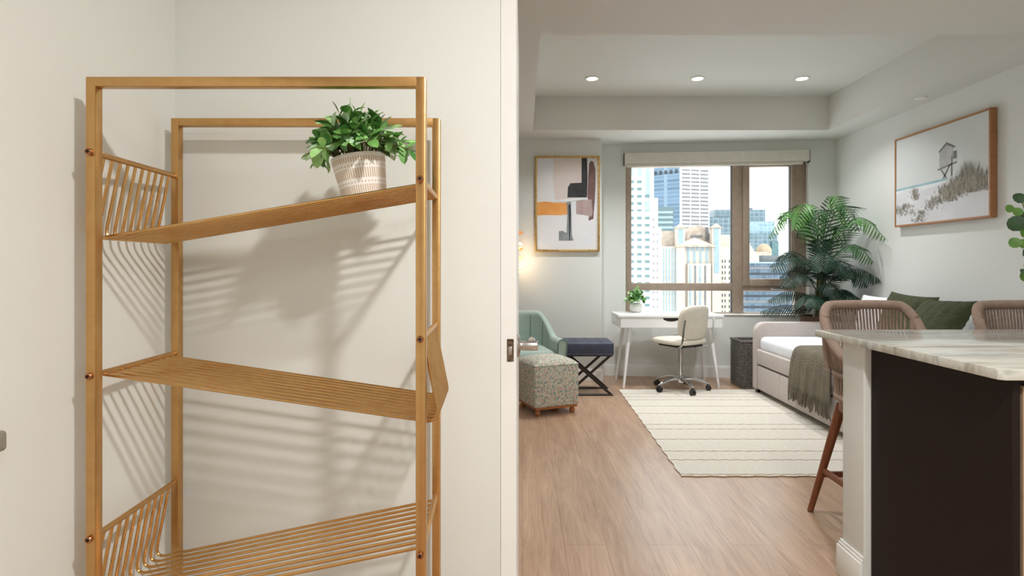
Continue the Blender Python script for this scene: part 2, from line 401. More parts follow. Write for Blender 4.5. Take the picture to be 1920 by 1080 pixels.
cm.b2(-1.6, .10, -2.4, 6.5, CEIL, 3.0).b2(3.01, 3.6, -2.4, 6.5, CEIL, 3.0).b2(.10, 3.01, -2.4, 3.28, CEIL, 3.0).b2(.10, 3.01, 5.57, 6.5, CEIL, 3.0).b2(.10, 3.01, 3.28, 5.57, TRAY, 3.0)
struct('ceiling', cm, M['ceil'], smooth=False)

# far wall with the window stands a little askew
WO = Vector((0.83, 6.245, 0)); WA = math.atan2(-0.245, 2.49)
WD = Vector((math.cos(WA), math.sin(WA), 0)); WN = Vector((-math.sin(WA), math.cos(WA), 0))
WM = Matrix.Translation(WO) @ Matrix.Rotation(WA, 4, 'Z')
def ws(px, t=0.0):                            # distance along the far wall seen at image column px
    o = WO + WN*t; k = (px-980)/F            # ray (k,1)
    den = WD.x - k*WD.y
    return (k*o.y - o.x)/den
def wz(px, py, t=0.0):
    s = ws(px, t); p = WO + WN*t + WD*s
    return EYE + (500-py)*p.y/F
s0, s1 = ws(1173), ws(1517); sz0 = 0.675; sz1 = 2.36
fw = MB(); fw.xf = WM
SL = (Vector((XR, 6.0, 0))-WO).length + .03
fw.b2(-.01, s0, 0, .2, 0, CEIL).b2(s1, SL, 0, .2, 0, CEIL).b2(s0, s1, 0, .2, 0, sz0).b2(s0, s1, 0, .2, sz1, CEIL)
struct('wall_far', fw, M['wall'], smooth=False)
tr = MB(); tr.xf = WM; tr.b2(s0+.002, s1-.002, -.012, .075, sz0, sz0+.012, .003)
struct('trim_1', tr, M['trim'])
def baseboard(mb, x0, x1, y0, y1):            # axis box with a stepped top
    mb.b2(x0, x1, y0, y1, 0, .105, .002, 1)
    return mb
bb = MB(); bb.xf = WM; bb.b2(0, SL-.03, -.014, 0, 0, .11, .002, 1).b2(0, SL-.03, -.009, 0, .11, .125, .002, 1)
struct('baseboard_far', bb, M['trim'])
bb = MB().b2(-1.4, .83, 5.926, 5.94, 0, .11, .002, 1).b2(-1.4, .835, 5.931, 5.94, .11, .125, .002, 1).b2(.83, .844, 5.926, 6.2, 0, .11, .002, 1)
struct('baseboard_far_left', bb, M['trim'])
struct('baseboard_right', MB().b2(XR-.014, XR, 2.3, 5.98, 0, .11, .002, 1).b2(XR-.009, XR, 2.3, 5.98, .11, .125, .002, 1), M['trim'])
struct('baseboard_left', MB().b2(XL, XL+.012, -2.3, YP, 0, .11, .002, 1), M['trim'])
struct('baseboard_middle', MB().b2(XL+.012, XPE, YP-.012, YP, 0, .11, .002, 1), M['trim'])

# window: frame, sash, panes
FT = 0.08
def fx(px): return ws(px, FT)
def fz(px, py): return wz(px, py, FT)
wf = MB(); wf.xf = WM
L0, L1, Ml, Mr, R0, R1 = s0+.001, fx(1184), fx(1373), fx(1394), fx(1490), s1-.001
zt = sz1-.005; zb = sz0+.012; ztr0, ztr1 = fz(1280, 545), fz(1280, 531)
wf.b2(L0, L1, FT, FT+.07, zb, zt, .004).b2(R0, R1, FT, FT+.07, zb, zt, .004).b2(Ml, Mr, FT, FT+.07, zb, zt, .004)
wf.b2(L1, Ml, FT+.003, FT+.07, zb, zb+.012, .003).b2(Mr, R0, FT+.003, FT+.07, zb, zb+.012, .003)
wf.b2(L1, Ml, FT+.003, FT+.07, ztr0, ztr1, .004).b2(Mr, R0, FT+.003, FT+.07, ztr0, ztr1-.01, .004)
wf.b2(L1, Ml, FT+.003, FT+.07, zt-.05, zt, .003).b2(Mr, R0, FT+.003, FT+.07, zt-.05, zt, .003)
win = struct('window_1', wf, M['bronze'])
sa = MB(); sa.xf = WM
S0, S1 = Mr-.012, R0-.004; a0, a1 = fx(1404), fx(1482); q0, q1 = fz(1440, 536), fz(1440, 523)
sa.b2(S0, a0, FT-.02, FT+.05, q0, zt-.02, .004).b2(a1, S1, FT-.02, FT+.05, q0, zt-.02, .004).b2(a0, a1, FT-.02, FT+.05, q0, q1, .004).b2(a0, a1, FT-.02, FT+.05, zt-.07, zt-.02, .004)
obj('sash', sa, M['bronze'], win)
gk = MB(); gk.xf = WM
gk.b2(a0, a0+.006, FT-.005, FT+.04, q1, zt-.07).b2(a1-.008, a1, FT-.005, FT+.04, q1, zt-.07).b2(Ml-.008, Ml, FT+.01, FT+.06, ztr1, zt-.05).b2(Ml-.008, Ml, FT+.01, FT+.06, zb+.012, ztr0)
obj('gasket', gk, M['darkgasket'], win)
for (u0, u1, z0, z1) in ((L1, Ml, ztr1, zt-.05), (L1, Ml, zb+.012, ztr0), (a0, a1, q1, zt-.07), (Mr, R0, zb+.012, ztr0)):
    g = MB(); g.xf = WM; g.b2(u0, u1, FT+.030, FT+.034, z0, z1); obj('pane', g, M['glass'], win, smooth=False)
hd = MB(); hd.xf = WM; hs = fx(1452); hz = fz(1452, 541)
hd.b2(hs-.05, hs+.09, FT-.045, FT-.02, hz-.012, hz+.012, .006).b2(hs-.02, hs+.02, FT-.025, FT+.004, hz-.012, hz+.018, .004)
obj('handle', hd, M['nickel'], win)

# roller blind
b0, b1 = ws(1171, -.07), ws(1518, -.07); vz1, vz0 = wz(1340, 284, -.07), wz(1340, 304, -.07)
bl = thing('roller_blind', 'white roller blind rolled up in its cassette along the top of the window', 'blind', tuple(WO + WD*(b0+b1)/2 + Vector((0,0,vz0))), WA)
q = MB(); q.xf = WM; q.b2(b0, b1, -.075, -.001, vz0, vz1, .004); obj('cassette', q, M['blind'], bl, world=True)
q = MB(); q.xf = WM; q.b2(b0+.02, b1-.06, -.055, -.035, vz0-.034, vz0-.002, .003); obj('bottom_rail', q, M['blind'], bl, world=True)
for e0, e1 in ((b0-.006, b0), (b1, b1+.006)):
    q = MB(); q.xf = WM; q.b2(e0, e1, -.07, -.001, vz0-.015, vz1+.004); obj('end_bracket', q, M['darkgasket'], bl, world=True)

# open door, seen on its edge, with latch and lever
d = struct('door_1', MB().b2(-.0556, -.0155, YP+.004, YP+.80, .008, 2.04, .002, 1), M['door'])
lz = .992
o = obj('latch_plate', MB().b2(-.0395, -.0225, YP+.002, YP+.0045, lz-.031, lz+.026, .001, 1), M['brassplate'], d)
obj('latch_bolt', MB().b2(-.0365, -.0265, YP-.005, YP+.0025, lz-.014, lz+.008, .003), M['nickel'], o)
lev = MB(); RX = Matrix.Rotation(R(90), 4, 'Y'); ly = YP+.07
lev.lathe([(.030,0),(.031,.004),(.028,.008),(.0135,.010),(.0125,.014)], (-.0155, ly, lz), 28, RX)
rose = obj('rose', lev, M['nickel'], d)
lev = MB().lathe([(.0105,.009),(.0125,.013),(.0132,.016),(.0132,.052),(.012,.055),(0,.0555)], (-.0155, ly, lz), 24, RX)
lev.tube(catmull([(.024, ly, lz), (.026, ly+.03, lz), (.026, ly+.11, lz)], 4), .0095, 12)
obj('lever', lev, M['nickel'], d)

# lever at the left picture edge, on the entry wall
hl = thing('door_lever', 'grey metal door lever with rounded end on the white wall at the left edge', 'door handle', (XL, .78, .925))
obj('rose', MB().lathe([(.027,0),(.027,.006),(.022,.009),(.011,.012),(.011,.05)], (0,0,0), 24, RX), M['greymetal'], hl)
lv = MB().b2(.042, .056, -.014, .119, -.0165, .0165, .0135, 5)
obj('lever', lv, M['greymetal'], hl)

# peninsula end wall, baseboard
PX = 1.244; PY0, PY1 = 2.06, 2.20
struct('wall_peninsula', MB().b2(PX, XR, PY0, PY1, 0, .91, .006, 3), M['wall'])
pb = MB()
for (e, z0, z1) in ((.016, 0, .118), (.011, .118, .130), (.007, .130, .142)):
    pb.b2(PX-e, PX, PY0-.001, PY1+e, z0, z1, .003, 2).b2(PX, XR-.015, PY1, PY1+e, z0, z1, .003, 2)
struct('baseboard_peninsula', pb, M['trim'])

# ------------------------------------------------------------------ downlights and added fill lights
def downlight(x, y, z, label, power, size=.1, group=None, spread=150, col=(1,.9,.76)):
    t = thing('recessed_downlight', label, 'ceiling light', (x, y, z), 0, group)
    obj('trim_ring', MB().lathe([(.048,0),(.062,-.001),(.062,-.006),(.050,-.007),(.046,-.003),(.046,0)], (0,0,-.0005), 32), M['trim'], t)
    obj('lens', MB().lathe([(.047,-.0015),(.047,-.004),(.001,-.0045)], (0,0,0), 32), M['lampglow'], t)
    li = bpy.data.lights.new('downlight_lamp', 'AREA'); li.shape = 'DISK'; li.size = size; li.energy = power; li.color = col; li.spread = R(spread)
    lo = bpy.data.objects.new('downlight_lamp', li); COL.objects.link(lo); lo.parent = t; lo.location = (0,0,-.012)
    return t
DG = 'recessed lights in the tray ceiling'
for x, lb in ((.62, 'left of the three glowing recessed lights in the tray ceiling'), (1.56, 'middle one of three glowing recessed lights in the tray ceiling'), (2.49, 'right of the three glowing recessed lights in the tray ceiling')):
    downlight(x, 5.04, TRAY, lb, 8.5, group=DG, spread=114, col=(.97,.985,1))
downlight(.66, .10, CEIL, 'recessed light in the low ceiling above the entry', 33, .14, spread=170, col=(1,.985,.955))
downlight(1.0, 2.6, CEIL, 'added fill light, out of view, in the low ceiling before the tray', 12, .12, spread=170, col=(.95,.98,1))  # unseen fill lamp, added to brighten the room
cp = thing('added_fill_panel', 'large square fill light panel added out of view behind the camera', 'ceiling light', (1.3, -1.35, CEIL))  # no known fixture here: soft panel added to raise the ambient light
obj('fill_panel_frame', MB().box((0,0,-.015), (1.05,1.05,.028), .004), M['trim'], cp)
obj('fill_diffuser', MB().box((0,0,-.030), (.98,.98,.004)), emission('fill_panel_glow', (255,250,242), 2.2), cp)
li = bpy.data.lights.new('fill_panel_lamp', 'AREA'); li.shape = 'SQUARE'; li.size = .95; li.energy = 17; li.color = (.95,.98,1); li.spread = R(175)
lo = bpy.data.objects.new('fill_panel_lamp', li); COL.objects.link(lo); lo.parent = cp; lo.location = (0,0,-.04)
solo('ceiling_sensor', MB().lathe([(.001,-.012),(.035,-.012),(.042,-.006),(.042,0)], (3.165, 4.5, CEIL), 28), M['trim'], 'small round white sensor cover under the lowered ceiling at right', 'ceiling sensor')

# ------------------------------------------------------------------ gold shelf
FY, BY = 1.07, 1.352; TW = .019
fl, fr = -.8185, -.1935; blx, brx = -.8325, -.2075          # post centres
shelf = thing('shelving_unit', 'tall gold metal shelving unit with slanted wire shelves in the corner', 'shelf', ((fl+fr)/2, (FY+BY)/2, 0))
def frame(x0, x1, y, top):
    m = MB(); h = TW/2
    m.b2(x0-h, x0+h, y, y+.020, 0, top, .0025, 2).b2(x1-h, x1+h, y, y+.020, 0, top, .0025, 2)
    m.b2(x0+h-.004, x1-h+.004, y+.0003, y+.0197, top-TW, top, .0022, 2).b2(x0+h-.004, x1-h+.004, y+.0003, y+.0197, .03, .03+TW, .0022, 2)
    return obj('frame', m, M['gold'], shelf, world=True)
ff = frame(fl, fr, FY, EYE+.3604); fb = frame(blx, brx, BY, EYE+.3560)
def bolt(x, z, y):
    m = MB(); RY = Matrix.Rotation(R(90), 4, 'X')
    m.lathe([(.0062,0),(.0066,.002),(.0066,.006),(.0055,.0075),(.0034,.0078),(.0030,.0055),(0,.0055)], (x, y, z), 20, RY)
    b = obj('bolt', m, M['bolt'], shelf, world=True)
    obj('hex_socket', MB().lathe([(.0029,.0058),(.0029,.0062),(0,.0062)], (x, y, z), 6, RY), M['black'], b, world=True)
# (side of the flap, bar height on the left, bar height on the right, lowest height) relative to eye level
for side, hl_, hr_, low in ((-1, .217, .1655, .052), (1, -.207, -.137, -.306), (-1, -.515, -.545, -.685), (1, -.915, -.850, -1.02)):
    wires = MB(); nW = 10
    for i in range(nW):
        t = (i+.5)/nW; y = FY+.026 + t*(BY-FY-.036)
        k = (y-FY)/(BY-FY); xl = fl+(blx-fl)*k; xr = fr+(brx-fr)*k
        if side < 0:
            flap = Vector((xl, y, EYE+hl_)); knee = Vector((xl-.034, y, EYE+low)); end = Vector((xr, y, EYE+hr_-.004))
        else:
            flap = Vector((xr, y, EYE+hr_)); knee = Vector((xr+.034, y, EYE+low)); end = Vector((xl, y, EYE+hl_-.004))
        d1 = (flap-knee).normalized(); d2 = (end-knee).normalized(); rr = .030
        pts = [flap, knee+d1*.075, knee+d1*rr]
        for q_ in range(1, 7):
            u = q_/7; pts.append((knee+d1*rr)*(1-u)**2 + knee*2*u*(1-u) + (knee+d2*rr)*u*u)
        pts += [knee+d2*rr, knee+d2*.3, end]
        wires.tube(pts, .0033, 8)
    sh = obj('wire_shelf', wires, M['goldwire'], shelf, world=True)
    for (xa, xb, h_) in ((fl, blx, hl_), (fr, brx, hr_)):
        obj('support_bar', MB().tube([(xa, FY+.019, EYE+h_), (xb, BY+.001, EYE+h_)], .0058, 12), M['gold'], sh, world=True)
        if h_ > -.8: bolt(xa, EYE+h_, FY+.0005)

# ------------------------------------------------------------------ leafy pot on the shelf
rnd = random.Random(4)
def leafy(root, n, spread, height, leafL, base_z, r0, seed, droop=.0, mats=LEAF, perstem=(6, 10), wfac=.55):
    rn = random.Random(seed); st = MB(); fo = MB()
    for i in range(n):
        a = 2*PI*i*0.381966 + rn.uniform(-.3, .3); q = math.sqrt((i+.5)/n)
        tip = Vector((math.cos(a)*spread*q*rn.uniform(.8, 1.08), math.sin(a)*spread*q*rn.uniform(.8, 1.0), base_z + height*(1-.75*q*q)*rn.uniform(.75, 1.08) - droop*q))
        b = Vector((math.cos(a)*r0*q, math.sin(a)*r0*q, base_z-.004))
        mid = b*.45+tip*.55 + Vector((0,0,height*.18))
        pts = catmull([b, mid, tip], 6); st.tube(pts, .0011, 5)
        k = rn.randint(*perstem)
        for j in range(k):
            t = .25+.75*(j+1)/k; f = t*(len(pts)-1); ii = min(int(f), len(pts)-2); p = pts[ii].lerp(pts[ii+1], f-ii); tg = (pts[ii+1]-pts[ii]).normalized()
            ax = tg.orthogonal().normalized(); ax = Matrix.Rotation(j*PI*.62 + rn.uniform(-.4,.4), 3, tg) @ ax
            d_ = (tg*rn.uniform(.3,.8) + ax*.9 + Vector((0,0,.12))).normalized() if j < k-1 else tg
            fo.cur = rn.choices([0,1,2,3], [5,4,4,2])[0] if len(mats) > 3 else rn.randrange(len(mats))
            L = leafL*rn.uniform(.75, 1.2); fo.leaf(p, d_, Vector((rn.uniform(-.5,.5), rn.uniform(-.7,.1), 1)), L, L*wfac*rn.uniform(.85,1.1), .3, rn.uniform(0,.3))
    obj('stems', st, M['stem'], root); obj('foliage', fo, mats, root, recalc=False)
px_, pz_, py_ = -.336, 1.2+.1405, 1.205
pp = thing('potted_plant', 'bushy green plant in a white pot with beige incised strokes on the top gold shelf', 'plant', (px_, py_, pz_+.0045), rot=(0, R(-9.5), 0))
obj('pot', MB().lathe([(.001,0),(.043,0),(.046,.003),(.0515,.046),(.0562,.084),(.0562,.088),(.0535,.088),(.051,.074),(.001,.074)], n=48), M['pot'], pp)
obj('soil', MB().lathe([(.001,.082),(.03,.081),(.0520,.077)], n=24), M['soil'], pp)
leafy(pp, 56, .108, .105, .034, .082, .040, 11, droop=.012, wfac=.60)

# ------------------------------------------------------------------ abstract painting
def quadpoly(mb, mi, pts, lift, fn):
    mb.cur = mi; vs = [fn(u, v, lift) for u, v in pts]; mb.add(vs, [list(range(len(vs)))])
pa = thing('abstract_painting', 'gilt framed abstract painting with orange, charcoal and mauve blocks on white wall', 'painting', (.468, 5.938, 1.357))
x0, x1, z0, z1 = .129, .807, 1.357, 2.36; FWd = .022
pf = MB()
for (a, b_, c_, d_) in ((x0, x0+FWd, z0, z1), (x1-FWd, x1, z0, z1), (x0+FWd, x1-FWd, z0, z0+FWd), (x0+FWd, x1-FWd, z1-FWd, z1)):
    pf.b2(a, b_, 5.906, 5.9385, c_, d_, .005, 2)
obj('frame', pf, M['goldframe'], pa, world=True)
ART = [painting_mat('art_white', (226,230,238), (236,234,234), 3), painting_mat('art_blush', (222,208,204), (228,218,214), 3), painting_mat('art_charcoal', (68,68,70), (52,52,54), 9),
       painting_mat('art_mauve', (112,84,82), (132,104,100), 9), painting_mat('art_orange', (242,176,104), (232,156,80), 7), painting_mat('art_grey', (150,158,160), (128,136,138), 9), painting_mat('art_lightmauve', (190,170,166), (170,146,144), 9), painting_mat('art_highlight', (246,246,244), (240,240,238), 4)]
aw, ah = x1-x0-2*FWd, z1-z0-2*FWd
def AF(u, v, l): return (x0+FWd+u*aw, 5.924-l*.0006, z1-FWd-v*ah)
am = MB()
quadpoly(am, 0, [(0,0),(1,0),(1,1),(0,1)], 0, AF)
quadpoly(am, 1, [(.28,.01),(.74,.01),(.74,.28),(.60,.44),(.30,.46),(.26,.2)], 1, AF)
quadpoly(am, 4, [(.0,.485),(.12,.475),(.3,.485),(.50,.487),(.56,.50),(.55,.56),(.56,.61),(.4,.625),(.2,.622),(.0,.625)], 2, AF)
quadpoly(am, 3, [(.86,.06),(.89,.03),(.93,.04),(.965,.12),(.965,.3),(.955,.45),(.94,.57),(.93,.665),(.90,.67),(.86,.685),(.845,.66),(.87,.645),(.84,.63),(.85,.5),(.83,.40),(.845,.2)], 2, AF)
quadpoly(am, 6, [(.645,.47),(.9,.45),(.92,.60),(.90,.64),(.78,.62),(.645,.61)], 3, AF)
quadpoly(am, 2, [(.735,.0),(.825,.0),(.835,.2),(.825,.43),(.50,.43),(.51,.32),(.55,.275),(.735,.27)], 3, AF)
quadpoly(am, 5, [(.36,.80),(.42,.795),(.49,.82),(.50,.62),(.49,.48),(.56,.48),(.565,.62),(.575,.84),(.60,.90),(.36,.90)], 4, AF)
quadpoly(am, 2, [(.515,.52),(.55,.50),(.56,.6),(.545,.9),(.53,.9),(.525,.63)], 5, AF)
quadpoly(am, 7, [(.30,.465),(.50,.445),(.70,.44),(.80,.448),(.7,.46),(.5,.475)], 6, AF)
obj('canvas', am, ART, pa, world=True, smooth=False, recalc=False)
obj('backing', MB().b2(x0+.005, x1-.005, 5.926, 5.938, z0+.005, z1-.005), M['black'], pa, world=True)

# ------------------------------------------------------------------ beach picture on the right wall
bp_ = thing('beach_picture', 'oak framed beach photograph of a hut behind dunes on the right wall', 'picture', (XR-.002, 4.46, 1.545))
y0, y1, z0, z1 = 3.95, 4.97, 1.545, 2.315
xf_ = XR-.052; fd = .016
pf = MB()
for (a, b_, c_, d_) in ((y0, y0+fd, z0, z1), (y1-fd, y1, z0, z1), (y0+fd, y1-fd, z0, z0+fd), (y0+fd, y1-fd, z1-fd, z1)):
    pf.b2(xf_, XR-.002, a, b_, c_, d_, .002, 1)
obj('frame', pf, M['oak'], bp_, world=True)
BE = [painting_mat('print_sky', (208,212,212), (214,216,214), 1.5), painting_mat('print_sea', (140,176,186), (164,194,200), 6), painting_mat('print_sand', (212,212,216), (222,222,224), 5),
      painting_mat('print_hut', (186,186,184), (170,170,168), 9), painting_mat('print_roof', (126,126,128), (112,112,114), 9), painting_mat('print_grass', (166,158,144), (146,140,126), 20), painting_mat('print_grass_dark', (124,118,108), (108,104,98), 20), painting_mat('print_foam', (224,228,230), (230,232,232), 5)]
bw, bh = y1-y0-2*fd, z1-z0-2*fd
def BF(u, v, l): return (xf_+.006-l*.0004, y1-fd-u*bw, z1-fd-v*bh)
am = MB()
quadpoly(am, 0, [(0,0),(1,0),(1,1),(0,1)], 0, BF)
quadpoly(am, 1, [(0,.575),(.6,.56),(.6,.60),(0,.62)], 1, BF)
quadpoly(am, 7, [(0,.60),(.6,.585),(.6,.64),(0,.66)], 2, BF)
quadpoly(am, 2, [(0,.64),(.12,.60),(.22,.63),(.35,.64),(.5,.62),(.62,.6),(.8,.62),(1,.6),(1,1),(0,1)], 3, BF)
quadpoly(am, 3, [(.52,.26),(.595,.205),(.66,.26),(.66,.42),(.52,.44)], 2, BF)
quadpoly(am, 4, [(.505,.27),(.595,.185),(.69,.255),(.67,.265),(.595,.215),(.53,.275)], 3, BF)
for pts in ([(.50,.45),(.70,.41),(.70,.425),(.50,.465)], [(.53,.46),(.545,.46),(.60,.56),(.585,.56)], [(.62,.43),(.635,.43),(.57,.56),(.555,.56)], [(.64,.42),(.655,.42),(.655,.55),(.64,.55)], [(.665,.30),(.70,.30),(.70,.38),(.665,.38)], [(.645,.34),(.655,.34),(.655,.43),(.645,.43)]):
    quadpoly(am, 4, pts, 4, BF)
rg = random.Random(7)
bl_ = [0]
def blades(n, cu, su, cv, hgt, l):
    for _ in range(n):
        u = min(.985, max(.01, rg.gauss(cu, su))); v = min(.985, cv + rg.uniform(-.02, .10)); h = hgt*rg.uniform(.4, 1)*max(.25, 1-abs(u-cu)/(2.6*su)); lean = rg.uniform(-.04, .035)
        quadpoly(am, rg.choice([5,5,6]), [(u-.004, v), (u+.004, v), (min(.985, u+lean), v-h)], 5 + bl_[0]*.009, BF); bl_[0] += 1
blades(420, .82, .115, .66, .30, 5); blades(160, .62, .07, .72, .16, 5); blades(70, .24, .03, .64, .07, 5); blades(120, .12, .09, .80, .06, 5); blades(90, .30, .06, .90, .06, 5); blades(60, .45, .06, .78, .08, 5)
quadpoly(am, 2, [(.40,.90),(.55,.82),(.8,.80),(1,.79),(1,1),(.36,1)], 4, BF)
obj('print', am, BE, bp_, world=True, smooth=False, recalc=False)
obj('backing', MB().b2(xf_+.010, XR-.003, y0+fd, y1-fd, z0+fd, z1-fd), M['black'], bp_, world=True)

# ------------------------------------------------------------------ floor lamp with amber shells
fx_, fy_ = -.115, 5.80
fl_ = thing('floor_lamp', 'slim floor lamp with glowing amber shell petals behind the green armchair', 'lamp', (fx_, fy_, 0))
obj('base', MB().lathe([(.001,0),(.09,0),(.09,.012),(.02,.02),(.012,.03)], n=32), M['goldframe'], fl_)
obj('pole', MB().tube([(0,0,.02),(0,0,1.60)], .009, 12), M['goldframe'], fl_)
for i, (a, z, ph) in enumerate([(-.15, 1.50, .3), (1.9, 1.53, 0), (-.45, 1.36, .1), (.35, 1.34, .4), (2.6, 1.36, 0), (4.2, 1.44, 0), (-.2, 1.24, .2), (1.4, 1.24, 0), (3.3, 1.22, 0), (-.35, 1.12, -.1), (.8, 1.14, 0), (4.0, 1.14, 0)]):
    m = MB(); dv = Vector((math.cos(a), math.sin(a), .35)).normalized()
    m.grid(lambda u, v, dv=dv, z=z, a=a: Vector((0,0,z)) + dv*(.02+.105*v)*(.8 if math.sin(a) > .5 else 1) + Vector((-math.sin(a), math.cos(a), 0))*.062*math.sin(PI*min(1, .12+.80*v))*(2*u-1) + Vector((0,0,1))*(.035*(1-(2*u-1)**2)*math.sin(PI*v*.9) + .004*math.sin(26*u)), 13, 8)
    obj('shell_petal', m, M['amber'], fl_)
for z, a in ((1.42, -.25), (1.17, -.2)):
    b_ = obj('bulb', MB().lathe([(.001,-.03),(.02,-.024),(.03,0),(.022,.022),(.001,.03)], (.085*math.cos(a), .085*math.sin(a), z), 16), M['bulb'], fl_)
li = bpy.data.lights.new('lamp_light', 'POINT'); li.energy = 1.6; li.color = (1, .78, .52); li.shadow_soft_size = .05
lo = bpy.data.objects.new('lamp_light', li); COL.objects.link(lo); lo.parent = fl_; lo.location = (.1, -.05, 1.27)

# ------------------------------------------------------------------ sage armchair
ac = thing('armchair', 'sage green velvet tub armchair behind the floral ottoman', 'armchair', (-.012, 5.33, 0), R(12))
# U path of the shell from the left arm round the back to the right arm
def upath(t, rx, ry, front):
    """t in 0..1"""
    s = (t-.5)*2; a = 1.0
    arc = PI/2; straight = (front)/((front)+rx*arc)
    if abs(s) > 1-straight:
        q = (abs(s)-(1-straight))/straight; return Vector((math.copysign(rx, s), -q*front, 0))
    ang = s/(1-straight)*arc; return Vector((rx*math.sin(ang), ry*math.cos(ang), 0))
def shell_top(t):
    s = abs(t-.5)*2; q = min(1, max(0, (s-.28)/.38)); q = q*q*(3-2*q); return .765 - .225*q
shb = MB(); prof_n = 14
def shell(u, v):
    po = upath(u, .365, .355, .28); pi = upath(u, .265, .250, .28); top = shell_top(u)
    flare = .02
    k = v*prof_n
    if v < .4: w = v/.4; return pi.lerp(pi, 0) + Vector((0,0,.27+(top-.04-.27)*w)) + (pi-Vector((0,0,0)))*(.05*w)
    if v < .6:
        w = (v-.4)/.2*PI; c = (pi*1.05+po*1.0)/2; r_ = (po-pi*1.05)/2
        return c - r_*math.cos(w) + Vector((0,0,top-.04+.04*math.sin(w)))
    w = (v-.6)/.4; return po + Vector((0,0,(top-.04)*(1-w)+.14*w)) + po*(-.06*w)
NU = 72
shb.grid(shell, NU, 40)
for i in (0, NU-1): shb.f.append([i*40+j for j in range(40)]); shb.mi.append(0)
bk = obj('backrest', shb, M['sage'], ac, sharp=50)
pip = MB()
for t in (.30, .40, .5, .60, .70):
    pip.tube([shell(t, v/20*.4)*1.0 + (Vector((0,0,0))-upath(t, .265,.250,.28))*.004 for v in range(21)], .0035, 6)
obj('channel_seam', pip, M['piping'], bk)
for i in (0, NU-1):
    pip = MB(); t = i/(NU-1); pip.tube([shell(t, v/39) + Vector((0,-.002,0)) for v in range(40)], .006, 6)
    obj('piping', pip, M['piping'], bk)
obj('seat_cushion', MB().box((0, -.03, .365), (.53, .54, .15), .055, 4), M['sage'], ac)
obj('base', MB().box((0, 0, .215), (.60, .54, .16), .05, 4), M['sage'], ac)
for sx in (-1, 1):
    for sy in (-1, 1):
        obj('leg', MB().tube([(sx*.22, sy*.20, .15), (sx*.235, sy*.215, 0)], [.02, .012], 12), M['walnut'], ac)

# ------------------------------------------------------------------ floral ottoman
oa = math.atan2(.12, .29)
ot = thing('ottoman', 'square ottoman in multicoloured floral fabric with wooden bun feet', 'ottoman', (.205, 4.745, 0), oa)
obj('body', MB().box((0, 0, .24), (.395, .395, .34), .018, 3), M['floral'], ot)
dome = MB(); dome.grid(lambda u, v: (( (2*u-1)*.199*(1-.02*(1-(2*v-1)**2)), (2*v-1)*.199, .405 + .050*max(0,(1-(2*u-1)**4))**.6*max(0,(1-(2*v-1)**4))**.6)), 25, 25)
obj('cushion_top', dome, M['floral'], ot)
obj('base_trim', MB().box((0, 0, .062), (.375, .375, .022), .006, 2), M['bunwood'], ot)
for sx in (-1, 1):
    for sy in (-1, 1):
        obj('bun_foot', MB().lathe([(.001,0),(.014,0),(.021,.008),(.024,.020),(.021,.034),(.014,.044),(.016,.052)], (sx*.155, sy*.155, 0), 20), M['bunwood'], ot)

# ------------------------------------------------------------------ navy bench
be = thing('bench', 'navy tufted leather bench on crossed dark metal legs by the far wall', 'bench', (.615, 5.42, 0))
st_ = MB().box((0, 0, .435), (.465, .37, .125), .022, 4)
obj('seat', st_, M['navy'], be)
sm = MB()
for x in (-.116, 0, .116): sm.tube([(x, -.187, .375), (x, -.1865, .47), (x, -.17, .4975), (x, 0, .4985), (x, .17, .4975)], .003, 6)
sm.tube([(-.23, -.1865, .389), (.23, -.1865, .389)], .004, 6)
obj('seam', sm, M['navy'], be)
for y in (-.155, .155):
    for sx in (-1, 1):
        lg = MB(); a = Vector((sx*.205, y+sx*.006, .374)); b_ = Vector((-sx*.205, y+sx*.006, .012)); dr = (b_-a)
        lg.box((a+b_)/2, (dr.length, .012, .024), .002, 1, mx=Matrix.Rotation(-math.atan2(dr.z, dr.x), 4, 'Y')); obj('leg', lg, M['darkmetal'], be)
    obj('floor_bar', MB().b2(-.225, .225, y-.018, y+.018, 0, .014, .002, 1), M['darkmetal'], be)
    obj('top_bar', MB().b2(-.225, .225, y-.014, y+.014, .366, .376, .002, 1), M['darkmetal'], be)

# ------------------------------------------------------------------ rug
rg_ = MB(); rw = random.Random(3)
RX0, RX1, RY0, RY1 = .905, 2.62, 3.225, 5.50; RT = .006
ec = MB()
def rugp(u, v):
    x = RX0 + (RX1-RX0)*u + (.004*math.sin(v*90) if u < .001 else 0) + .03*v*(1-u); y = RY0 + (RY1-RY0)*v + (.004*math.sin(u*80)+.003*math.sin(u*211) if v < .001 else 0)
    return Vector((x, y, RT + .0015*math.sin(u*140+math.sin(v*30)*3)*(1 if 0 < u < 1 and 0 < v < 1 else 0)))
NU_, NV_ = 90, 110
rg_.grid(rugp, NU_, NV_); top_n = len(rg_.v)
border = [i*NV_ for i in range(NU_)] + [(NU_-1)*NV_+j for j in range(1, NV_)] + [i*NV_+NV_-1 for i in range(NU_-2, -1, -1)] + [j for j in range(NV_-2, 0, -1)]
nb = len(border); base_i = len(rg_.v)
for b_ in border: rg_.v.append(Vector((rg_.v[b_].x, rg_.v[b_].y, .0008)))
for k in range(nb): rg_.f.append([border[k], border[(k+1) % nb], base_i+(k+1) % nb, base_i+k]); rg_.mi.append(1)
ro = obj('rug', rg_, [M['rug'], M['rugedge']]); tag(ro, 'cream wool rug with thin brown lines on the wood floor', 'rug')

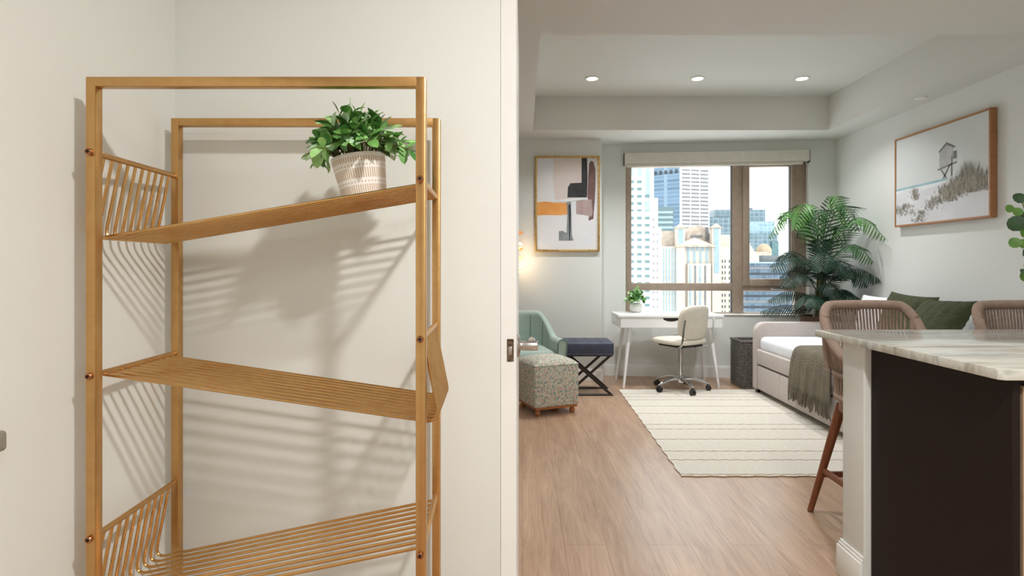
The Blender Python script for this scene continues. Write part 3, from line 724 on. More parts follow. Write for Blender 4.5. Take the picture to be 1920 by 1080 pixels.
# ------------------------------------------------------------------ desk
dk = thing('desk', 'white desk with slim drawer and splayed legs under the window', 'desk', (1.465, 5.80, 0))
obj('desktop', MB().b2(-.52, .52, -.24, .24, .695, .722, .004), M['white_lam'], dk)
obj('carcass', MB().b2(-.515, .515, -.215, .235, .60, .695, .003), M['white_lam'], dk)
dw = MB(); sl = [(-.50,.600),(.50,.600),(.50,.694),(.085,.694)] + [(.085*math.cos(a), .694-.036*math.sin(a)) for a in [PI*k/10 for k in range(1, 10)]] + [(-.085,.694),(-.50,.694)]
dw.prism(sl, 'y', -.236, -.222)
dr_ = obj('drawer_front', dw, M['white_lam'], dk, smooth=False)
obj('finger_slot', MB().prism([(.084,.694)] + [(.084*math.cos(a), .694-.035*math.sin(a)) for a in [PI*k/10 for k in range(1, 10)]] + [(-.084,.694)], 'y', -.2225, -.2165), M['black'], dr_, smooth=False)
for sx in (-1, 1):
    for sy in (-1, 1):
        obj('leg', MB().tube([(sx*.40, sy*.17, .60), (sx*.47, sy*.225, 0)], [.022, .011], 14), M['white_lam'], dk)
# small plant on the desk
dp = thing('potted_plant', 'small leafy plant in a round white pot on the left end of the desk', 'plant', (1.19, 5.93, .7222))
obj('pot', MB().lathe([(.001,0),(.045,0),(.062,.018),(.070,.045),(.066,.075),(.056,.092),(.052,.092),(.060,.07),(.001,.07)], n=32), M['whitepot'], dp)
obj('soil', MB().lathe([(.001,.086),(.0545,.082)], n=20), M['soil'], dp)
leafy(dp, 34, .115, .155, .036, .088, .04, 5, droop=.01, perstem=(6, 9), wfac=.8)

# ------------------------------------------------------------------ office chair
oc = thing('office_chair', 'cream swivel chair on a chrome wheeled base in front of the desk', 'office chair', (1.535, 5.50, .006), R(213))
seat = MB(); seat.grid(lambda u, v: Vector(( (2*v-1)*.235*math.cos(PI*(u*2-.5)/1 if False else 0), 0, 0)), 2, 2); seat = MB()
def sq(a, n=3.2): c, s_ = math.cos(a), math.sin(a); return math.copysign(abs(c)**(2/n), c), math.copysign(abs(s_)**(2/n), s_)
def cush(w, dpt, h, n_a=40):
    prof = [(.0,0),(.80,0),(.95,.12),(1.0,.4),(.985,.7),(.90,.93),(.70,1.0),(.35,1.03),(0,1.04)]
    def fn(u, v):
        i = v*(len(prof)-1); k = min(int(i), len(prof)-2); f = i-k; r_ = prof[k][0]*(1-f)+prof[k+1][0]*f; z = prof[k][1]*(1-f)+prof[k+1][1]*f
        a, b_ = sq(2*PI*u); return Vector((a*w/2*r_, b_*dpt/2*r_, z*h))
    m = MB(); m.grid(fn, n_a, 25, True); return m
s_ = cush(.46, .44, .062); s_.v = [v + Vector((0, -.02, .450 + .10*max(0, -.10-v.y)**1.0*-.9)) for v in s_.v]
obj('seat', s_, M['cream'], oc)
obj('seat_pan', MB().b2(-.15, .15, -.15, .15, .425, .456, .012), M['plastic'], oc)
b_ = cush(.40, .33, .05); mx = Matrix.Translation((0, .225, .665)) @ Matrix.Rotation(R(82), 4, 'X')
def bend(v):
    v = v.copy(); v.z += .05*(v.x/.2)**2; return v
b_.v = [mx @ bend(v) for v in b_.v]
obj('backrest', b_, M['cream'], oc)
for sx in (-1, 1):
    fr_ = MB(); fr_.tube(catmull([(sx*.10, .10, .432), (sx*.185, .14, .434), (sx*.215, .20, .46), (sx*.212, .215, .53), (sx*.208, .222, .62), (sx*.20, .232, .70)], 6), .0085, 10)
    obj('back_frame', fr_, M['chrome'], oc)
obj('gas_lift', MB().lathe([(.016,.11),(.016,.27),(.0225,.27),(.0225,.41),(.03,.41),(.03,.43)], n=20), M['chrome'], oc)
obj('lever', MB().tube([(-.05,.0,.425),(-.20,.02,.40)], .006, 8), M['plastic'], oc)
obj('hub', MB().lathe([(.02,.065),(.034,.07),(.038,.10),(.030,.13),(.022,.135)], n=20), M['chrome'], oc)
for k in range(5):
    a = 2*PI*k/5 + R(66); c, s2 = math.cos(a), math.sin(a)
    lg = MB(); pts = catmull([(.02,.10), (.10,.112), (.20,.092), (.262,.068)], 5) if False else None
    P = catmull([Vector((c*.025, s2*.025, .102)), Vector((c*.11, s2*.11, .108)), Vector((c*.21, s2*.21, .088)), Vector((c*.265, s2*.265, .064))], 6)
    lg.tube(P, [.020-.008*i/(len(P)-1) for i in range(len(P))], 12); le = obj('base_arm', lg, M['chrome'], oc)
    cs = MB(); ax = Matrix.Rotation(a+PI/2, 4, 'Z') @ RX
    for sgn in (-1, 1):
        off = Vector((-s2*.016*sgn, c*.016*sgn, 0)); cs.lathe([(.001,-.008),(.022,-.008),(.025,-.004),(.025,.004),(.022,.008),(.001,.008)], Vector((c*.262, s2*.262, .0257)) + off, 18, ax)
    cs.box((c*.262, s2*.262, .042), (.03, .03, .028), .006)
    obj('caster', cs, M['plastic'], oc)

# ------------------------------------------------------------------ wicker hamper
wh = thing('wicker_hamper', 'dark grey wicker basket between the desk and the daybed', 'basket', (2.30, 5.70, 0))
obj('core', MB().b2(-.145, .145, -.135, .135, .004, .455, .01), M['wickerdark'], wh)
wv = MB()
for k in range(30):
    z = .010 + k*.0152; ph = k*PI
    pts = []
    per = [(-.15,-.14),(.15,-.14),(.15,.14),(-.15,.14)]
    for e in range(4):
        a = Vector((*per[e], z)); b2_ = Vector((*per[(e+1) % 4], z)); nrm = Vector(((b2_-a).y, -(b2_-a).x, 0)).normalized()
        for i in range(14): pts.append(a.lerp(b2_, i/14) + nrm*.004*math.sin(i/14*PI*14+ph))
    wv.tube(pts, .0062, 6, closed=True)
obj('weave', wv, M['wicker'], wh)
obj('rim', MB().tube(catmull([(-.15,-.14,.462),(.15,-.14,.462),(.15,.14,.462),(-.15,.14,.462)], 1, True), .012, 8, closed=True), M['wicker'], wh)

# ------------------------------------------------------------------ daybed
BX0, BX1, BYn, BYf = 2.20, 3.30, 3.30, 5.42
db = thing('daybed', 'pale grey upholstered daybed with trundle along the right wall', 'daybed', ((BX0+BX1)/2, (BYn+BYf)/2, 0))
def rarm(y0_, y1_):
    zz0, zz1 = .042, .675; r_ = .10
    poly = [(BX0, zz0), (BX1, zz0), (BX1, zz1)] + [(BX0+r_-r_*math.sin(a), zz1-r_+r_*math.cos(a)) for a in [PI/2*k/8 for k in range(9)]]
    m = MB(); m.prism(poly, 'y', y0_, y1_)
    bm = bmesh.new(); vs = [bm.verts.new(v) for v in m.v]; [bm.faces.new([vs[i] for i in f]) for f in m.f]
    bmesh.ops.recalc_face_normals(bm, faces=bm.faces[:])
    ed = [e for e in bm.edges if len(e.link_faces) == 2 and e.link_faces[0].normal.dot(e.link_faces[1].normal) < .3]
    bmesh.ops.bevel(bm, geom=ed, offset=.014, segments=3, profile=.5, affect='EDGES')
    m2 = MB(); m2.frombm(bm); return m2
obj('end_panel', rarm(BYf-.085, BYf), M['linen'], db, world=True)
obj('end_panel', rarm(BYn, BYn+.085), M['linen'], db, world=True)
obj('back_panel', MB().b2(BX1-.08, BX1, BYn+.085, BYf-.085, .08, .675, .02, 3), M['linen'], db, world=True)
obj('front_rail', MB().b2(BX0+.004, BX0+.06, BYn+.085, BYf-.085, .285, .425, .014, 3), M['linen'], db, world=True)
obj('slat_deck', MB().b2(BX0+.06, BX1-.08, BYn+.085, BYf-.085, .33, .40), M['linen'], db, world=True, smooth=False)
tq = obj('trundle_drawer', MB().b2(BX0+.008, BX1-.1, BYn+.095, BYf-.095, .050, .270, .012, 3), M['linen'], db, world=True)
for y in (3.85, 4.35, 4.86): obj('seam', MB().tube([(BX0+.0085, y, .062), (BX0+.0075, y, .26)], .0025, 6), M['linen'], tq, world=True)
for k in range(8):
    bt = MB(); bt.lathe([(.001,.003),(.010,.002),(.012,0)], (BX0+.0035, BYn+.2+k*.247, .355), 12, Matrix.Rotation(R(-90), 4, 'Y'))
    obj('button', bt, M['linen'], db, world=True)
for x in (BX0+.04, BX1-.04):
    for y in (BYf-.04, BYn+.04):
        zb_ = .0068 if x < RX1 else 0
        obj('foot', MB().lathe([(.02,zb_),(.024,.043)], (x, y, 0), 16), M['plastic'], db, world=True)
mt = MB().b2(BX0+.025, BX1-.085, BYn+.09, BYf-.09, .402, .545, .05, 5)
solo('mattress', mt, M['sheet'], 'white mattress with fitted sheet lying in the grey daybed', 'mattress')

# throw
th = thing('throw_blanket', 'olive grey knitted throw with fringe hanging over the daybed front', 'blanket', (BX0+.1, 4.30, .546))
TY0, TY1 = 4.02, 4.585
prof = [(2.72,.5475),(2.5,.551),(2.30,.552),(2.245,.549),(2.212,.535),(2.195,.505),(2.188,.45),(2.184,.40),(2.18,.33),(2.176,.235)]
pc = catmull([Vector((a, 0, b_)) for a, b_ in prof], 5)
def thr(u, v, off=0.0):
    i = v*(len(pc)-1); k = min(int(i), len(pc)-2); p = pc[k].lerp(pc[k+1], i-k)
    y = TY0 + (TY1-TY0)*u; hang = max(0, min(1, (.52-p.z)/.25))
    y += hang*(.03*(u-.5)*2)
    w = .008*math.sin(u*26+1.2*math.sin(v*5)) + .004*math.sin(u*61)
    return Vector((p.x - hang*(.010+w) - off*min(1, hang*3), y, p.z + (1-hang)*(.003+.003*math.sin(u*19)+off)))
t1 = MB(); t1.grid(lambda u, v: thr(u, v), 70, 46); t1.grid(lambda u, v: thr(u, v, .007), 70, 46)
obj('cloth', t1, M['throw'], th, world=True, recalc=False)
fg = MB(); rf = random.Random(2)
for k in range(62):
    u = (k+.5)/62; p = thr(u, 1.0, .004); L = rf.uniform(.085, .125)
    q_ = p + Vector((rf.uniform(-.012,.004), rf.uniform(-.014,.014), -L)); md = p.lerp(q_, .5) + Vector((rf.uniform(-.008,.004), rf.uniform(-.01,.01), 0))
    fg.tube(catmull([p + Vector((0,0,.012)), md, q_], 4), [.0045,.0052,.0048,.0042,.004,.0042,.0048,.0052,.0035], 6)
obj('fringe', fg, M['throw'], th, world=True)

# pillows
def pillow(w, h, T, ridges=False):
    m = MB(); n = 34
    def side(sg):
        def fn(u, v):
            a, b_ = 2*u-1, 2*v-1
            t = T/2*(max(0, 1-abs(a)**3)**.65)*(max(0, 1-abs(b_)**3)**.65)
            if ridges and t > .002: t += .006*abs(math.sin(a*9))*min(1, t/.03) + .003*math.sin(b_*34+3*math.sin(a*9))*min(1, t/.03)
            x = a*w/2*(1-.07*(1-b_*b_)*abs(a)); y = b_*h/2*(1-.07*(1-a*a)*abs(b_))
            return Vector((x, y, sg*t))
        return fn
    m.grid(side(1), n, n); m.grid(side(-1), n, n); return m
def put_pillow(name, m, mat, loc, yaw, lean, roll, label, cat='pillow', group=None):
    # stands on its lower edge, faces -X leaning back towards +X
    M0 = Matrix.Rotation(yaw, 4, 'Z') @ Matrix.Rotation(R(90)-lean, 4, 'Y') @ Matrix.Rotation(R(90), 4, 'Z') @ Matrix.Rotation(roll, 4, 'Z')
    M0 = Matrix.Rotation(yaw, 4, 'Z') @ Matrix.Rotation(lean, 4, 'Y') @ Matrix.Rotation(R(-90), 4, 'Z') @ Matrix.Rotation(R(90), 4, 'X') @ Matrix.Rotation(roll, 4, 'Z')
    m.v = [M0 @ v for v in m.v]; zmin = min(v.z for v in m.v)
    m.v = [v - Vector((0,0,zmin)) for v in m.v]
    o = obj(name, m, mat, sharp=60); o.location = loc
    bm = bmesh.new(); bm.from_mesh(o.data); bmesh.ops.remove_doubles(bm, verts=bm.verts[:], dist=.0005); bmesh.ops.recalc_face_normals(bm, faces=bm.faces[:]); bm.to_mesh(o.data); bm.free()
    return tag(o, label, cat, group)
PZ = .547
put_pillow('pillow', pillow(.50, .41, .15), M['whitepillow'], (3.11, 4.97, PZ), R(4), R(14), 0, 'white pillow at the far end of the daybed beside the palm')
put_pillow('cushion', pillow(.56, .45, .17, True), M['olive'], (3.02, 4.47, PZ), R(0), R(18), R(-2), 'olive green cable knit cushion leaning behind the nearer green one', 'cushion', 'olive knit cushions on the daybed')
put_pillow('cushion', pillow(.50, .50, .17, True), M['olive'], (2.86, 3.96, PZ), R(-4), R(34), R(2), 'olive green cable knit cushion nearest the camera, tilted in front of another', 'cushion', 'olive knit cushions on the daybed')
put_pillow('pillow', pillow(.54, .38, .15), M['whitepillow'], (3.12, 3.69, PZ), R(4), R(14), 0, 'white pillow at the near end of the daybed behind the second stool')

# ------------------------------------------------------------------ tall palm in a planter
plm = thing('potted_palm', 'tall dark green palm in a brown planter in the corner by the window', 'plant', (3.0, 5.70, 0))
obj('planter', MB().lathe([(.001,0),(.12,0),(.125,.01),(.185,.66),(.190,.695),(.190,.705),(.178,.705),(.172,.67),(.001,.67)], n=40), M['terra'], plm)
obj('soil', MB().lathe([(.001,.685),(.10,.682),(.174,.675)], n=24), M['soil'], plm)
rp_ = random.Random(8); stm = MB()
fronds = []
spec = [  # azimuth deg, base height, length, rise, material
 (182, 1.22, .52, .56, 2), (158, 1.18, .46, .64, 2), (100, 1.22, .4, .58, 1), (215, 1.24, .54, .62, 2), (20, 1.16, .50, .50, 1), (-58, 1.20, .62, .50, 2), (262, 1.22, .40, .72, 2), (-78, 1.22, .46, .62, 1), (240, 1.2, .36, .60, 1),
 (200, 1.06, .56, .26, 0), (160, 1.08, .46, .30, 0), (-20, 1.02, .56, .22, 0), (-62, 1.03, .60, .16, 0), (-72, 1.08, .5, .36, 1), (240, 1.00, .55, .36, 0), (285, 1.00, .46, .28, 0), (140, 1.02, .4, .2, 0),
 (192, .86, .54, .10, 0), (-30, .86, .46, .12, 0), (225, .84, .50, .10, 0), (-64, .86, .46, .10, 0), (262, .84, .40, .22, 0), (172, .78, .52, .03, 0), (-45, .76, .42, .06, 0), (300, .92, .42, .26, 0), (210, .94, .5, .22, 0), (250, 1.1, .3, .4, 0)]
for az, bz, L, rise, mi in spec:
    a = R(az + rp_.uniform(-8, 8)); dv = Vector((math.cos(a), math.sin(a), 0))
    if dv.x > .5: L = min(L, .27/dv.x*1.05)
    if dv.y > .4: L = min(L, .30/dv.y)
    b0_ = Vector((rp_.uniform(-.03,.03), rp_.uniform(-.03,.03), bz))
    pts = catmull([b0_, b0_ + dv*L*.28 + Vector((0,0,rise*.62)), b0_ + dv*L*.68 + Vector((0,0,rise*.92)), b0_ + dv*L*1.04 + Vector((0,0,rise*.62-.05))], 8)
    fm = MB(); fm.cur = mi; fm.tube(pts, [.006*(1-.8*i/(len(pts)-1)) for i in range(len(pts))], 6)
    n = 27
    for j in range(3, n+1):
        t = j/n; f = t*(len(pts)-1); ii = min(int(f), len(pts)-2); p = pts[ii].lerp(pts[ii+1], f-ii); tg = (pts[ii+1]-pts[ii]).normalized()
        sd = tg.cross(Vector((0,0,1))).normalized(); upv = sd.cross(tg).normalized(); ll = .20*math.sin(PI*min(1, .12+.83*t))**.8*(1 if L > .4 else .8)
        for sg in (-1, 1):
            d_ = (sd*sg*.85 + tg*.75 + upv*.05 - Vector((0,0,.16))).normalized()
            fm.leaf(p, d_, upv, ll*rp_.uniform(.9, 1.15), .0135, .3, .55)
    for v in fm.v:
        v.x = min(v.x, XR-.02-3.0-.004*rp_.random()); lim = 6.245-.0984*(3.0+v.x-.83)-.02-5.70
        if v.y > lim: v.y = lim-.004*rp_.random()
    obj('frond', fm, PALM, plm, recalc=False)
    stm.tube(catmull([Vector((b0_.x*2, b0_.y*2, .67)), Vector((b0_.x*1.5, b0_.y*1.5, (bz+.67)/2)), b0_], 4), [.011, .011, .010, .010, .009, .009, .008, .007, .006], 6)
obj('stems', stm, M['stem'], plm)

# ------------------------------------------------------------------ peninsula: counter, cabinet
cb_ = thing('base_cabinet', 'dark espresso wood peninsula cabinet under the stone counter', 'cabinet', (2.29, 1.76, 0))
obj('end_panel', MB().b2(1.268, 1.288, 1.462, 2.058, 0, .91, .002, 1), M['espresso'], cb_, world=True)
obj('body', MB().b2(1.288, XR-.002, 1.485, 2.058, .10, .91), M['espresso'], cb_, world=True, smooth=False)
obj('toe_kick', MB().b2(1.288, XR-.002, 1.54, 2.05, 0, .10), M['black'], cb_, world=True, smooth=False)
for k in range(4):
    xa = 1.296 + k*.505
    obj('door', MB().b2(xa, xa+.497, 1.462, 1.484, .105, .888, .002, 1), M['tanwood'], cb_, world=True)
ct = MB(); cpoly = [(1.213+.012, 1.434), (XR-.002, 1.434), (XR-.002, 2.352), (1.213+.006, 2.352), (1.213, 2.346), (1.213, 1.446)]
ct.prism(cpoly, 'z', .9105, .9385)
bm = bmesh.new(); vs = [bm.verts.new(v) for v in ct.v]; [bm.faces.new([vs[i] for i in f]) for f in ct.f]
bmesh.ops.bevel(bm, geom=bm.edges[:], offset=.003, segments=2, profile=.5, affect='EDGES'); ct = MB(); ct.frombm(bm)
solo('countertop', ct, M['stone'], 'polished pale stone countertop with brown and grey veins on the peninsula', 'countertop')

# vase with round-leaved branches, standing on the counter past the picture edge
vs_ = thing('eucalyptus_vase', 'round leaved green branches reaching in at the right edge above the counter', 'plant', (1.79, 1.80, .9387))
obj('vase', MB().lathe([(.001,0),(.05,0),(.065,.03),(.07,.09),(.05,.16),(.034,.20),(.040,.215),(.034,.215),(.028,.20),(.001,.20)], n=32), M['whitepot'], vs_)
sm = MB(); lf = MB(); re_ = random.Random(12)
def W3(px, py, y): return Vector(((px-980)*y/F, y, EYE+(500-py)*y/F)) - Vector((1.79, 1.80, .9387))
BR = [[(0,0,.19), (-.05,-.02,.36), (-.13,-.03,.50), (-.205,-.04,.565)], [(0,0,.19), (-.09,-.03,.30), (-.16,-.04,.38), (-.185,-.04,.45)], [(0,0,.19), (.02,.03,.4), (.05,.05,.55)], [(0,0,.19), (.07,-.03,.35), (.14,-.05,.46)], [(0,0,.19), (-.07,-.01,.27), (-.15,-.02,.27), (-.185,-.02,.22)], [(0,0,.19), (-.02,.05,.4), (-.07,.08,.58)]]
for br in BR:
    pts = catmull(br, 7); sm.tube(pts, .0022, 6)
    for i in range(5, len(pts), 2):
        for sg in (-1, 1):
            tg = (pts[i]-pts[i-1]).normalized(); sd = (Matrix.Rotation(re_.uniform(-1.2,1.2), 3, tg) @ tg.cross(Vector((0,1,.2))).normalized())*sg
            lf.cur = re_.randrange(2); lf.disc_leaf(pts[i]+sd*.022, Vector((re_.uniform(-.5,.5), -1, re_.uniform(-.3,.6))), re_.uniform(.013,.020))
for px, py, r_, mi in ((1912,371,14,0), (1893,391,10,1), (1908,397,11,1), (1906,419,19,0), (1903,455,13,1), (1921,457,12,1), (1919,435,13,1), (1922,405,12,0), (1921,474,9,0), (1918,508,6,0), (1924,378,10,1)):
    lf.cur = mi; c = W3(px, py, 1.765); lf.disc_leaf(c, Vector((re_.uniform(-.45,.45), -1, re_.uniform(-.1,.5))), r_*.85*1.765/F)
    sm.tube([c, c + Vector((.03, .002, -.012)), c + Vector((.055, .004, -.03))], .0012, 5)
sm.tube(catmull([(0,0,.19), W3(1985,470,1.765), W3(1938,440,1.765), W3(1922,395,1.765), W3(1915,372,1.765)], 6), .002, 6)
obj('stems', sm, M['stem'], vs_); obj('leaves', lf, EUC, vs_, recalc=False)

# ------------------------------------------------------------------ rope stools
def make_stool(label):
    t = thing('counter_stool', label, 'stool', (1.672, 2.55, 0), 0, 'rope back counter stools behind the peninsula')
    top = [(-0.205, -0.2, 0.72), (-0.212, -0.13, 0.735), (-0.22, 0.0, 0.785), (-0.225, 0.11, 0.86), (-0.218, 0.172, 0.945), (-0.186, 0.212, 1.002), (-0.13, 0.226, 1.012), (0, 0.231, 1.014), (0.13, 0.226, 1.012), (0.186, 0.212, 1.002), (0.218, 0.172, 0.945), (0.225, 0.11, 0.86), (0.22, 0.0, 0.785), (0.212, -0.13, 0.735), (0.205, -0.2, 0.72)]
    tp = catmull(top, 6)
    ring = []
    for k in range(48):
        a, b_ = sq(2*PI*k/48, 3.4); ring.append(Vector((a*.205, b_*.20, .70)))
    fr1 = MB(); fr1.tube(tp, .0225, 12)
    for sx in (-1, 1): fr1.tube(catmull([(sx*.214,.170,.965), (sx*.210,.172,.85), (sx*.198,.172,.71)], 5), .019, 10)
    fr1.tube(ring, .017, 10, closed=True); low = [Vector((p.x*.97, p.y*.97, .590)) for p in ring]; fr1.tube(low, .017, 10, closed=True)
    obj('seat_frame', fr1, M['ropewrap'], t)
    rb = MB()
    n = len(tp)
    for k in range(25):                                     # back cords
        x_ = -.196+.392*k/24; p = min(tp, key=lambda v: abs(v.x-x_)+(0 if v.y > .19 else 9)); p = Vector((x_, p.y, p.z)); q_ = Vector((x_*.88+.012, .186, .705))
        rb.tube([p, p.lerp(q_, .5)+Vector((0,.010,0)), q_], .0056, 6)
    for k in range(30):                                     # side cords
        sg = -1 if k < 15 else 1; y_ = -.15+.34*(k % 15)/14; p = min(tp, key=lambda v: abs(v.y-y_)+(0 if v.x*sg > .19 else 9)); q_ = Vector((sg*.196, max(-.17, min(.17, y_-.03)), .705)); rb.tube([p, q_], .0056, 6)
    for k in range(26):                                     # a second, crossing layer on the sides
        sg = -1 if k < 13 else 1; j = k % 13; y_ = -.15+.30*j/12
        best = min(tp, key=lambda v: abs(v.y-y_) + (0 if v.x*sg > 0 else 9)); q_ = Vector((sg*.198, max(-.17, y_-.05), .705)); rb.tube([best, q_], .0048, 6)
    obj('back_cords', rb, M['rope'], t)
    sk = MB()
    for k in range(64):
        a, b_ = sq(2*PI*k/64, 3.4); sk.tube([(a*.207, b_*.202, .70), (a*.203, b_*.198, .590)], .0060, 6)
    obj('seat_cords', sk, M['rope'], t)
    c = cush(.39, .38, .05); c.v = [v+Vector((0,0,.665)) for v in c.v]; obj('seat_cushion', c, M['ropewrap'], t)
    ap = MB(); rr_ = []
    ap.grid(lambda u, v: Vector((sq(2*PI*u, 3.4)[0]*.192*[.0,1,1,.0][int(round(v*3))], sq(2*PI*u, 3.4)[1]*.188*[.0,1,1,.0][int(round(v*3))], [.522,.522,.574,.574][int(round(v*3))])), 40, 4, True)
    obj('wooden_apron', ap, M['walnut'], t)
    for sx in (-1, 1):
        for sy in (-1, 1):
            obj('leg', MB().tube([(sx*.150, sy*.145, .545), (sx*.262, sy*.222, .004)], [.0235, .0135], 14), M['walnut'], t)
            obj('foot_glide', MB().tube([(sx*.2615, sy*.2217, .005), (sx*.2625, sy*.2224, 0)], .0125, 12), M['plastic'], t)
    def at(sx, sy, z): k = (.545-z)/.541; return Vector((sx*(.150+.112*k), sy*(.145+.077*k), z))
    for a, b_ in (((-1,1,.192),(1,1,.192)), ((-1,-1,.24),(1,-1,.24)), ((-1,-1,.215),(-1,1,.215)), ((1,-1,.215),(1,1,.215))):
        p, q_ = at(*a), at(*b_); m = MB(); dv = q_-p; m.box((p+q_)/2, (dv.length, .018, .028), .004, 2, mx=Matrix.Rotation(math.atan2(dv.y, dv.x), 4, 'Z')); obj('stretcher', m, M['walnut'], t)
    return t
s1_ = make_stool('taupe rope back stool at the left end of the counter with brown wooden legs')
s2_ = copy_tree(s1_); s2_.location = (2.412, 2.55, 0); s2_['label'] = 'taupe rope back stool showing above the counter at the right edge'

# ------------------------------------------------------------------ city outside
GZ = -75.0
def W(px, py, y): return Vector(((px-980)*y/F, y, EYE+(500-py)*y/F))
_wc = {}
def cwin(root, px, py, wpx, hpx, y, mat, name='window', dy=0):
    k = (round(wpx*y), round(hpx*y), mat.name)
    w, h = wpx*y/F, hpx*y/F
    if k not in _wc:
        m = MB().box((0,0,0), (w, .5, h)); me = obj(name, m, mat, None, smooth=False); _wc[k] = me.data; bpy.data.objects.remove(me)
    o = bpy.data.objects.new(name, _wc[k]); COL.objects.link(o); o.parent = root
    o.location = W(px, py, y+dy) - Vector(root.location); return o
def cblock(name, root, px0, px1, py, y, depth, mat, zbot=GZ, inset=0):
    a, b_ = W(px0, py, y), W(px1, py, y); m = MB().b2(a.x, b_.x, y, y+depth, zbot, a.z)
    return obj(name, m, mat, root, world=True, smooth=False)
C = {}
C['white'] = principled('white_concrete', (222,222,218), 0.9, spec=.1, var=(.2, (214,214,210)))
C['cream'] = principled('pale_granite', (188,178,166), 0.9, spec=.1, var=(.3, (180,170,158)))
C['tan'] = principled('sand_granite', (178,166,154), 0.9, spec=.1, var=(.3, (152,140,128)))
C['teal'] = principled('teal_glazing', (78,104,108), 0.5, spec=.2, var=(.3, (92,118,122)))
C['blueglass'] = principled('pale_blue_glazing', (126,148,160), 0.5, spec=.2, var=(.3, (140,160,170)))
C['dark'] = principled('dark_glazing', (56,62,68), 0.5, spec=.2, var=(.3, (46,52,60)))
C['grey'] = principled('grey_glazing', (112,112,116), 0.5, spec=.2, var=(.3, (102,104,108)))
C['shade'] = facade_grid('slate_curtain_wall', (108,130,146), (66,92,114), 4.2, 3.6, .35)
C['steel'] = facade_grid('steel_blue_curtain_wall', (112,128,136), (68,90,102), 5.0, 4.4, .4)
C['steel2'] = facade_grid('pale_glass_curtain_wall', (146,162,170), (100,128,142), 4.5, 4.0, .3)
C['low'] = facade_grid('slate_office_wall', (80,98,110), (56,74,90), 2.6, 3.3, .25)
C['band'] = principled('teal_stone_bands', (84,106,110), 0.6, var=(.2, (76,98,104)))
C['gold'] = principled('sand_dome', (160,144,120), 0.8, var=(.2, (150,134,112)))
C['roofgrey'] = principled('grey_parapet', (98,103,106), 0.8, var=(.2, (90,96,98)))

# white tower at the left
t = thing('apartment_tower', 'white tower with square teal windows at the left of the window view', 'building', (W(1200, 500, 250).x, 262, GZ))
cblock('tower_block', t, 1110, 1226, 120, 250, 24, C['white'])
cblock('tower_wing', t, 1226, 1233.5, 371, 250.6, 22, C['white']); cblock('tower_wing', t, 1233.5, 1240, 428, 251.2, 20, C['white'])
for r_ in range(20):
    y = 341 + r_*13.6
    cwin(t, 1198.7, y, 8.4, 5.4, 250, C['teal']); 
    if r_ not in (0,1): cwin(t, 1213.5, y if r_ > 3 else y, 8.6, 5.4, 250, C['teal'])
    cwin(t, 1186, y, 4.6, 5.4, 250, C['teal'])
    if y > 386: cwin(t, 1225.3, y+3, 1.9, 5.4, 250.0, C['grey'])
    if y > 436: cwin(t, 1232.8, y+3, 1.6, 5, 250.5, C['grey'])
for px, w in ((1186, 4.6), (1198.7, 8.4)): cwin(t, px, 319, w, 22, 250, C['blueglass'])
cwin(t, 1214.5, 332, 8.4, 66, 250, C['blueglass']); cwin(t, 1213.5, 386, 8.4, 18, 249.9, C['blueglass'])

# ribbon-windowed office tower
K = W(1275.5, 317, 500); Lp = W(1224, 322, 515); Rp = W(1330, 321, 507); TZ = 150
t = thing('office_tower', 'tall office tower with white ribbon window face and slate blue side', 'building', (K.x, 530, GZ))
mL = MB(); bk_ = Lp + (Rp-K); poly = [(K.x,K.y), (Rp.x,Rp.y), (bk_.x,bk_.y+30), (Lp.x,Lp.y)]
mL.prism(poly, 'z', GZ, TZ)
obj('tower_block', mL, C['white'], t, world=True, smooth=False)
dL = (Lp-K); nL = Vector((dL.y, -dL.x, 0)).normalized(); nL = nL if nL.y < 0 else -nL
sl_ = MB(); a_ = K + nL*.4 + dL*.02; b2_ = Lp + nL*.4
sl_.add([(a_.x,a_.y,GZ), (b2_.x,b2_.y,GZ), (b2_.x,b2_.y,TZ), (a_.x,a_.y,TZ), (a_.x-nL.x*.4,a_.y-nL.y*.4,GZ), (b2_.x-nL.x*.4,b2_.y-nL.y*.4,GZ), (b2_.x-nL.x*.4,b2_.y-nL.y*.4,TZ), (a_.x-nL.x*.4,a_.y-nL.y*.4,TZ)], [[0,1,2,3],[4,5,6,7],[0,1,5,4],[2,3,7,6],[1,2,6,5],[0,3,7,4]])
obj('side_curtain_wall', sl_, C['shade'], t, world=True, smooth=False)
fp = MB(); P0, P1 = K+nL*.8, Lp+nL*.8
for k in range(5):
    a_ = P0.lerp(P1, .08+k*.19); b2_ = P0.lerp(P1, .08+k*.19+.10); zc = EYE+178*515/F
    fp.add([(a_.x,a_.y,zc-3.5), (b2_.x,b2_.y,zc-3.5), (b2_.x,b2_.y,zc), (a_.x,a_.y,zc)], [[0,1,2,3]])
obj('louvre_band', fp, C['dark'], t, world=True, smooth=False)
dR = Rp-K
for c_ in range(3):
    for r_ in range(18):
        q0_, q1_ = K + dR*(.06+c_*.315), K + dR*(.06+c_*.315+.27)
        pyy = 319.5 + r_*7.2; z_ = EYE + (500-pyy)*503/F
        m = MB(); hh = 1.55
        m.add([(q0_.x,q0_.y-.6,z_-hh/2), (q1_.x,q1_.y-.6,z_-hh/2), (q1_.x,q1_.y-.6,z_+hh/2), (q0_.x,q0_.y-.6,z_+hh/2), (q0_.x,q0_.y,z_-hh/2), (q1_.x,q1_.y,z_-hh/2), (q1_.x,q1_.y,z_+hh/2), (q0_.x,q0_.y,z_+hh/2)], [[0,1,2,3],[0,1,5,4],[2,3,7,6],[1,2,6,5],[0,3,7,4]])
        obj('ribbon_window', m, C['dark'] if r_ > 14 else C['grey'], t, world=True, smooth=False)
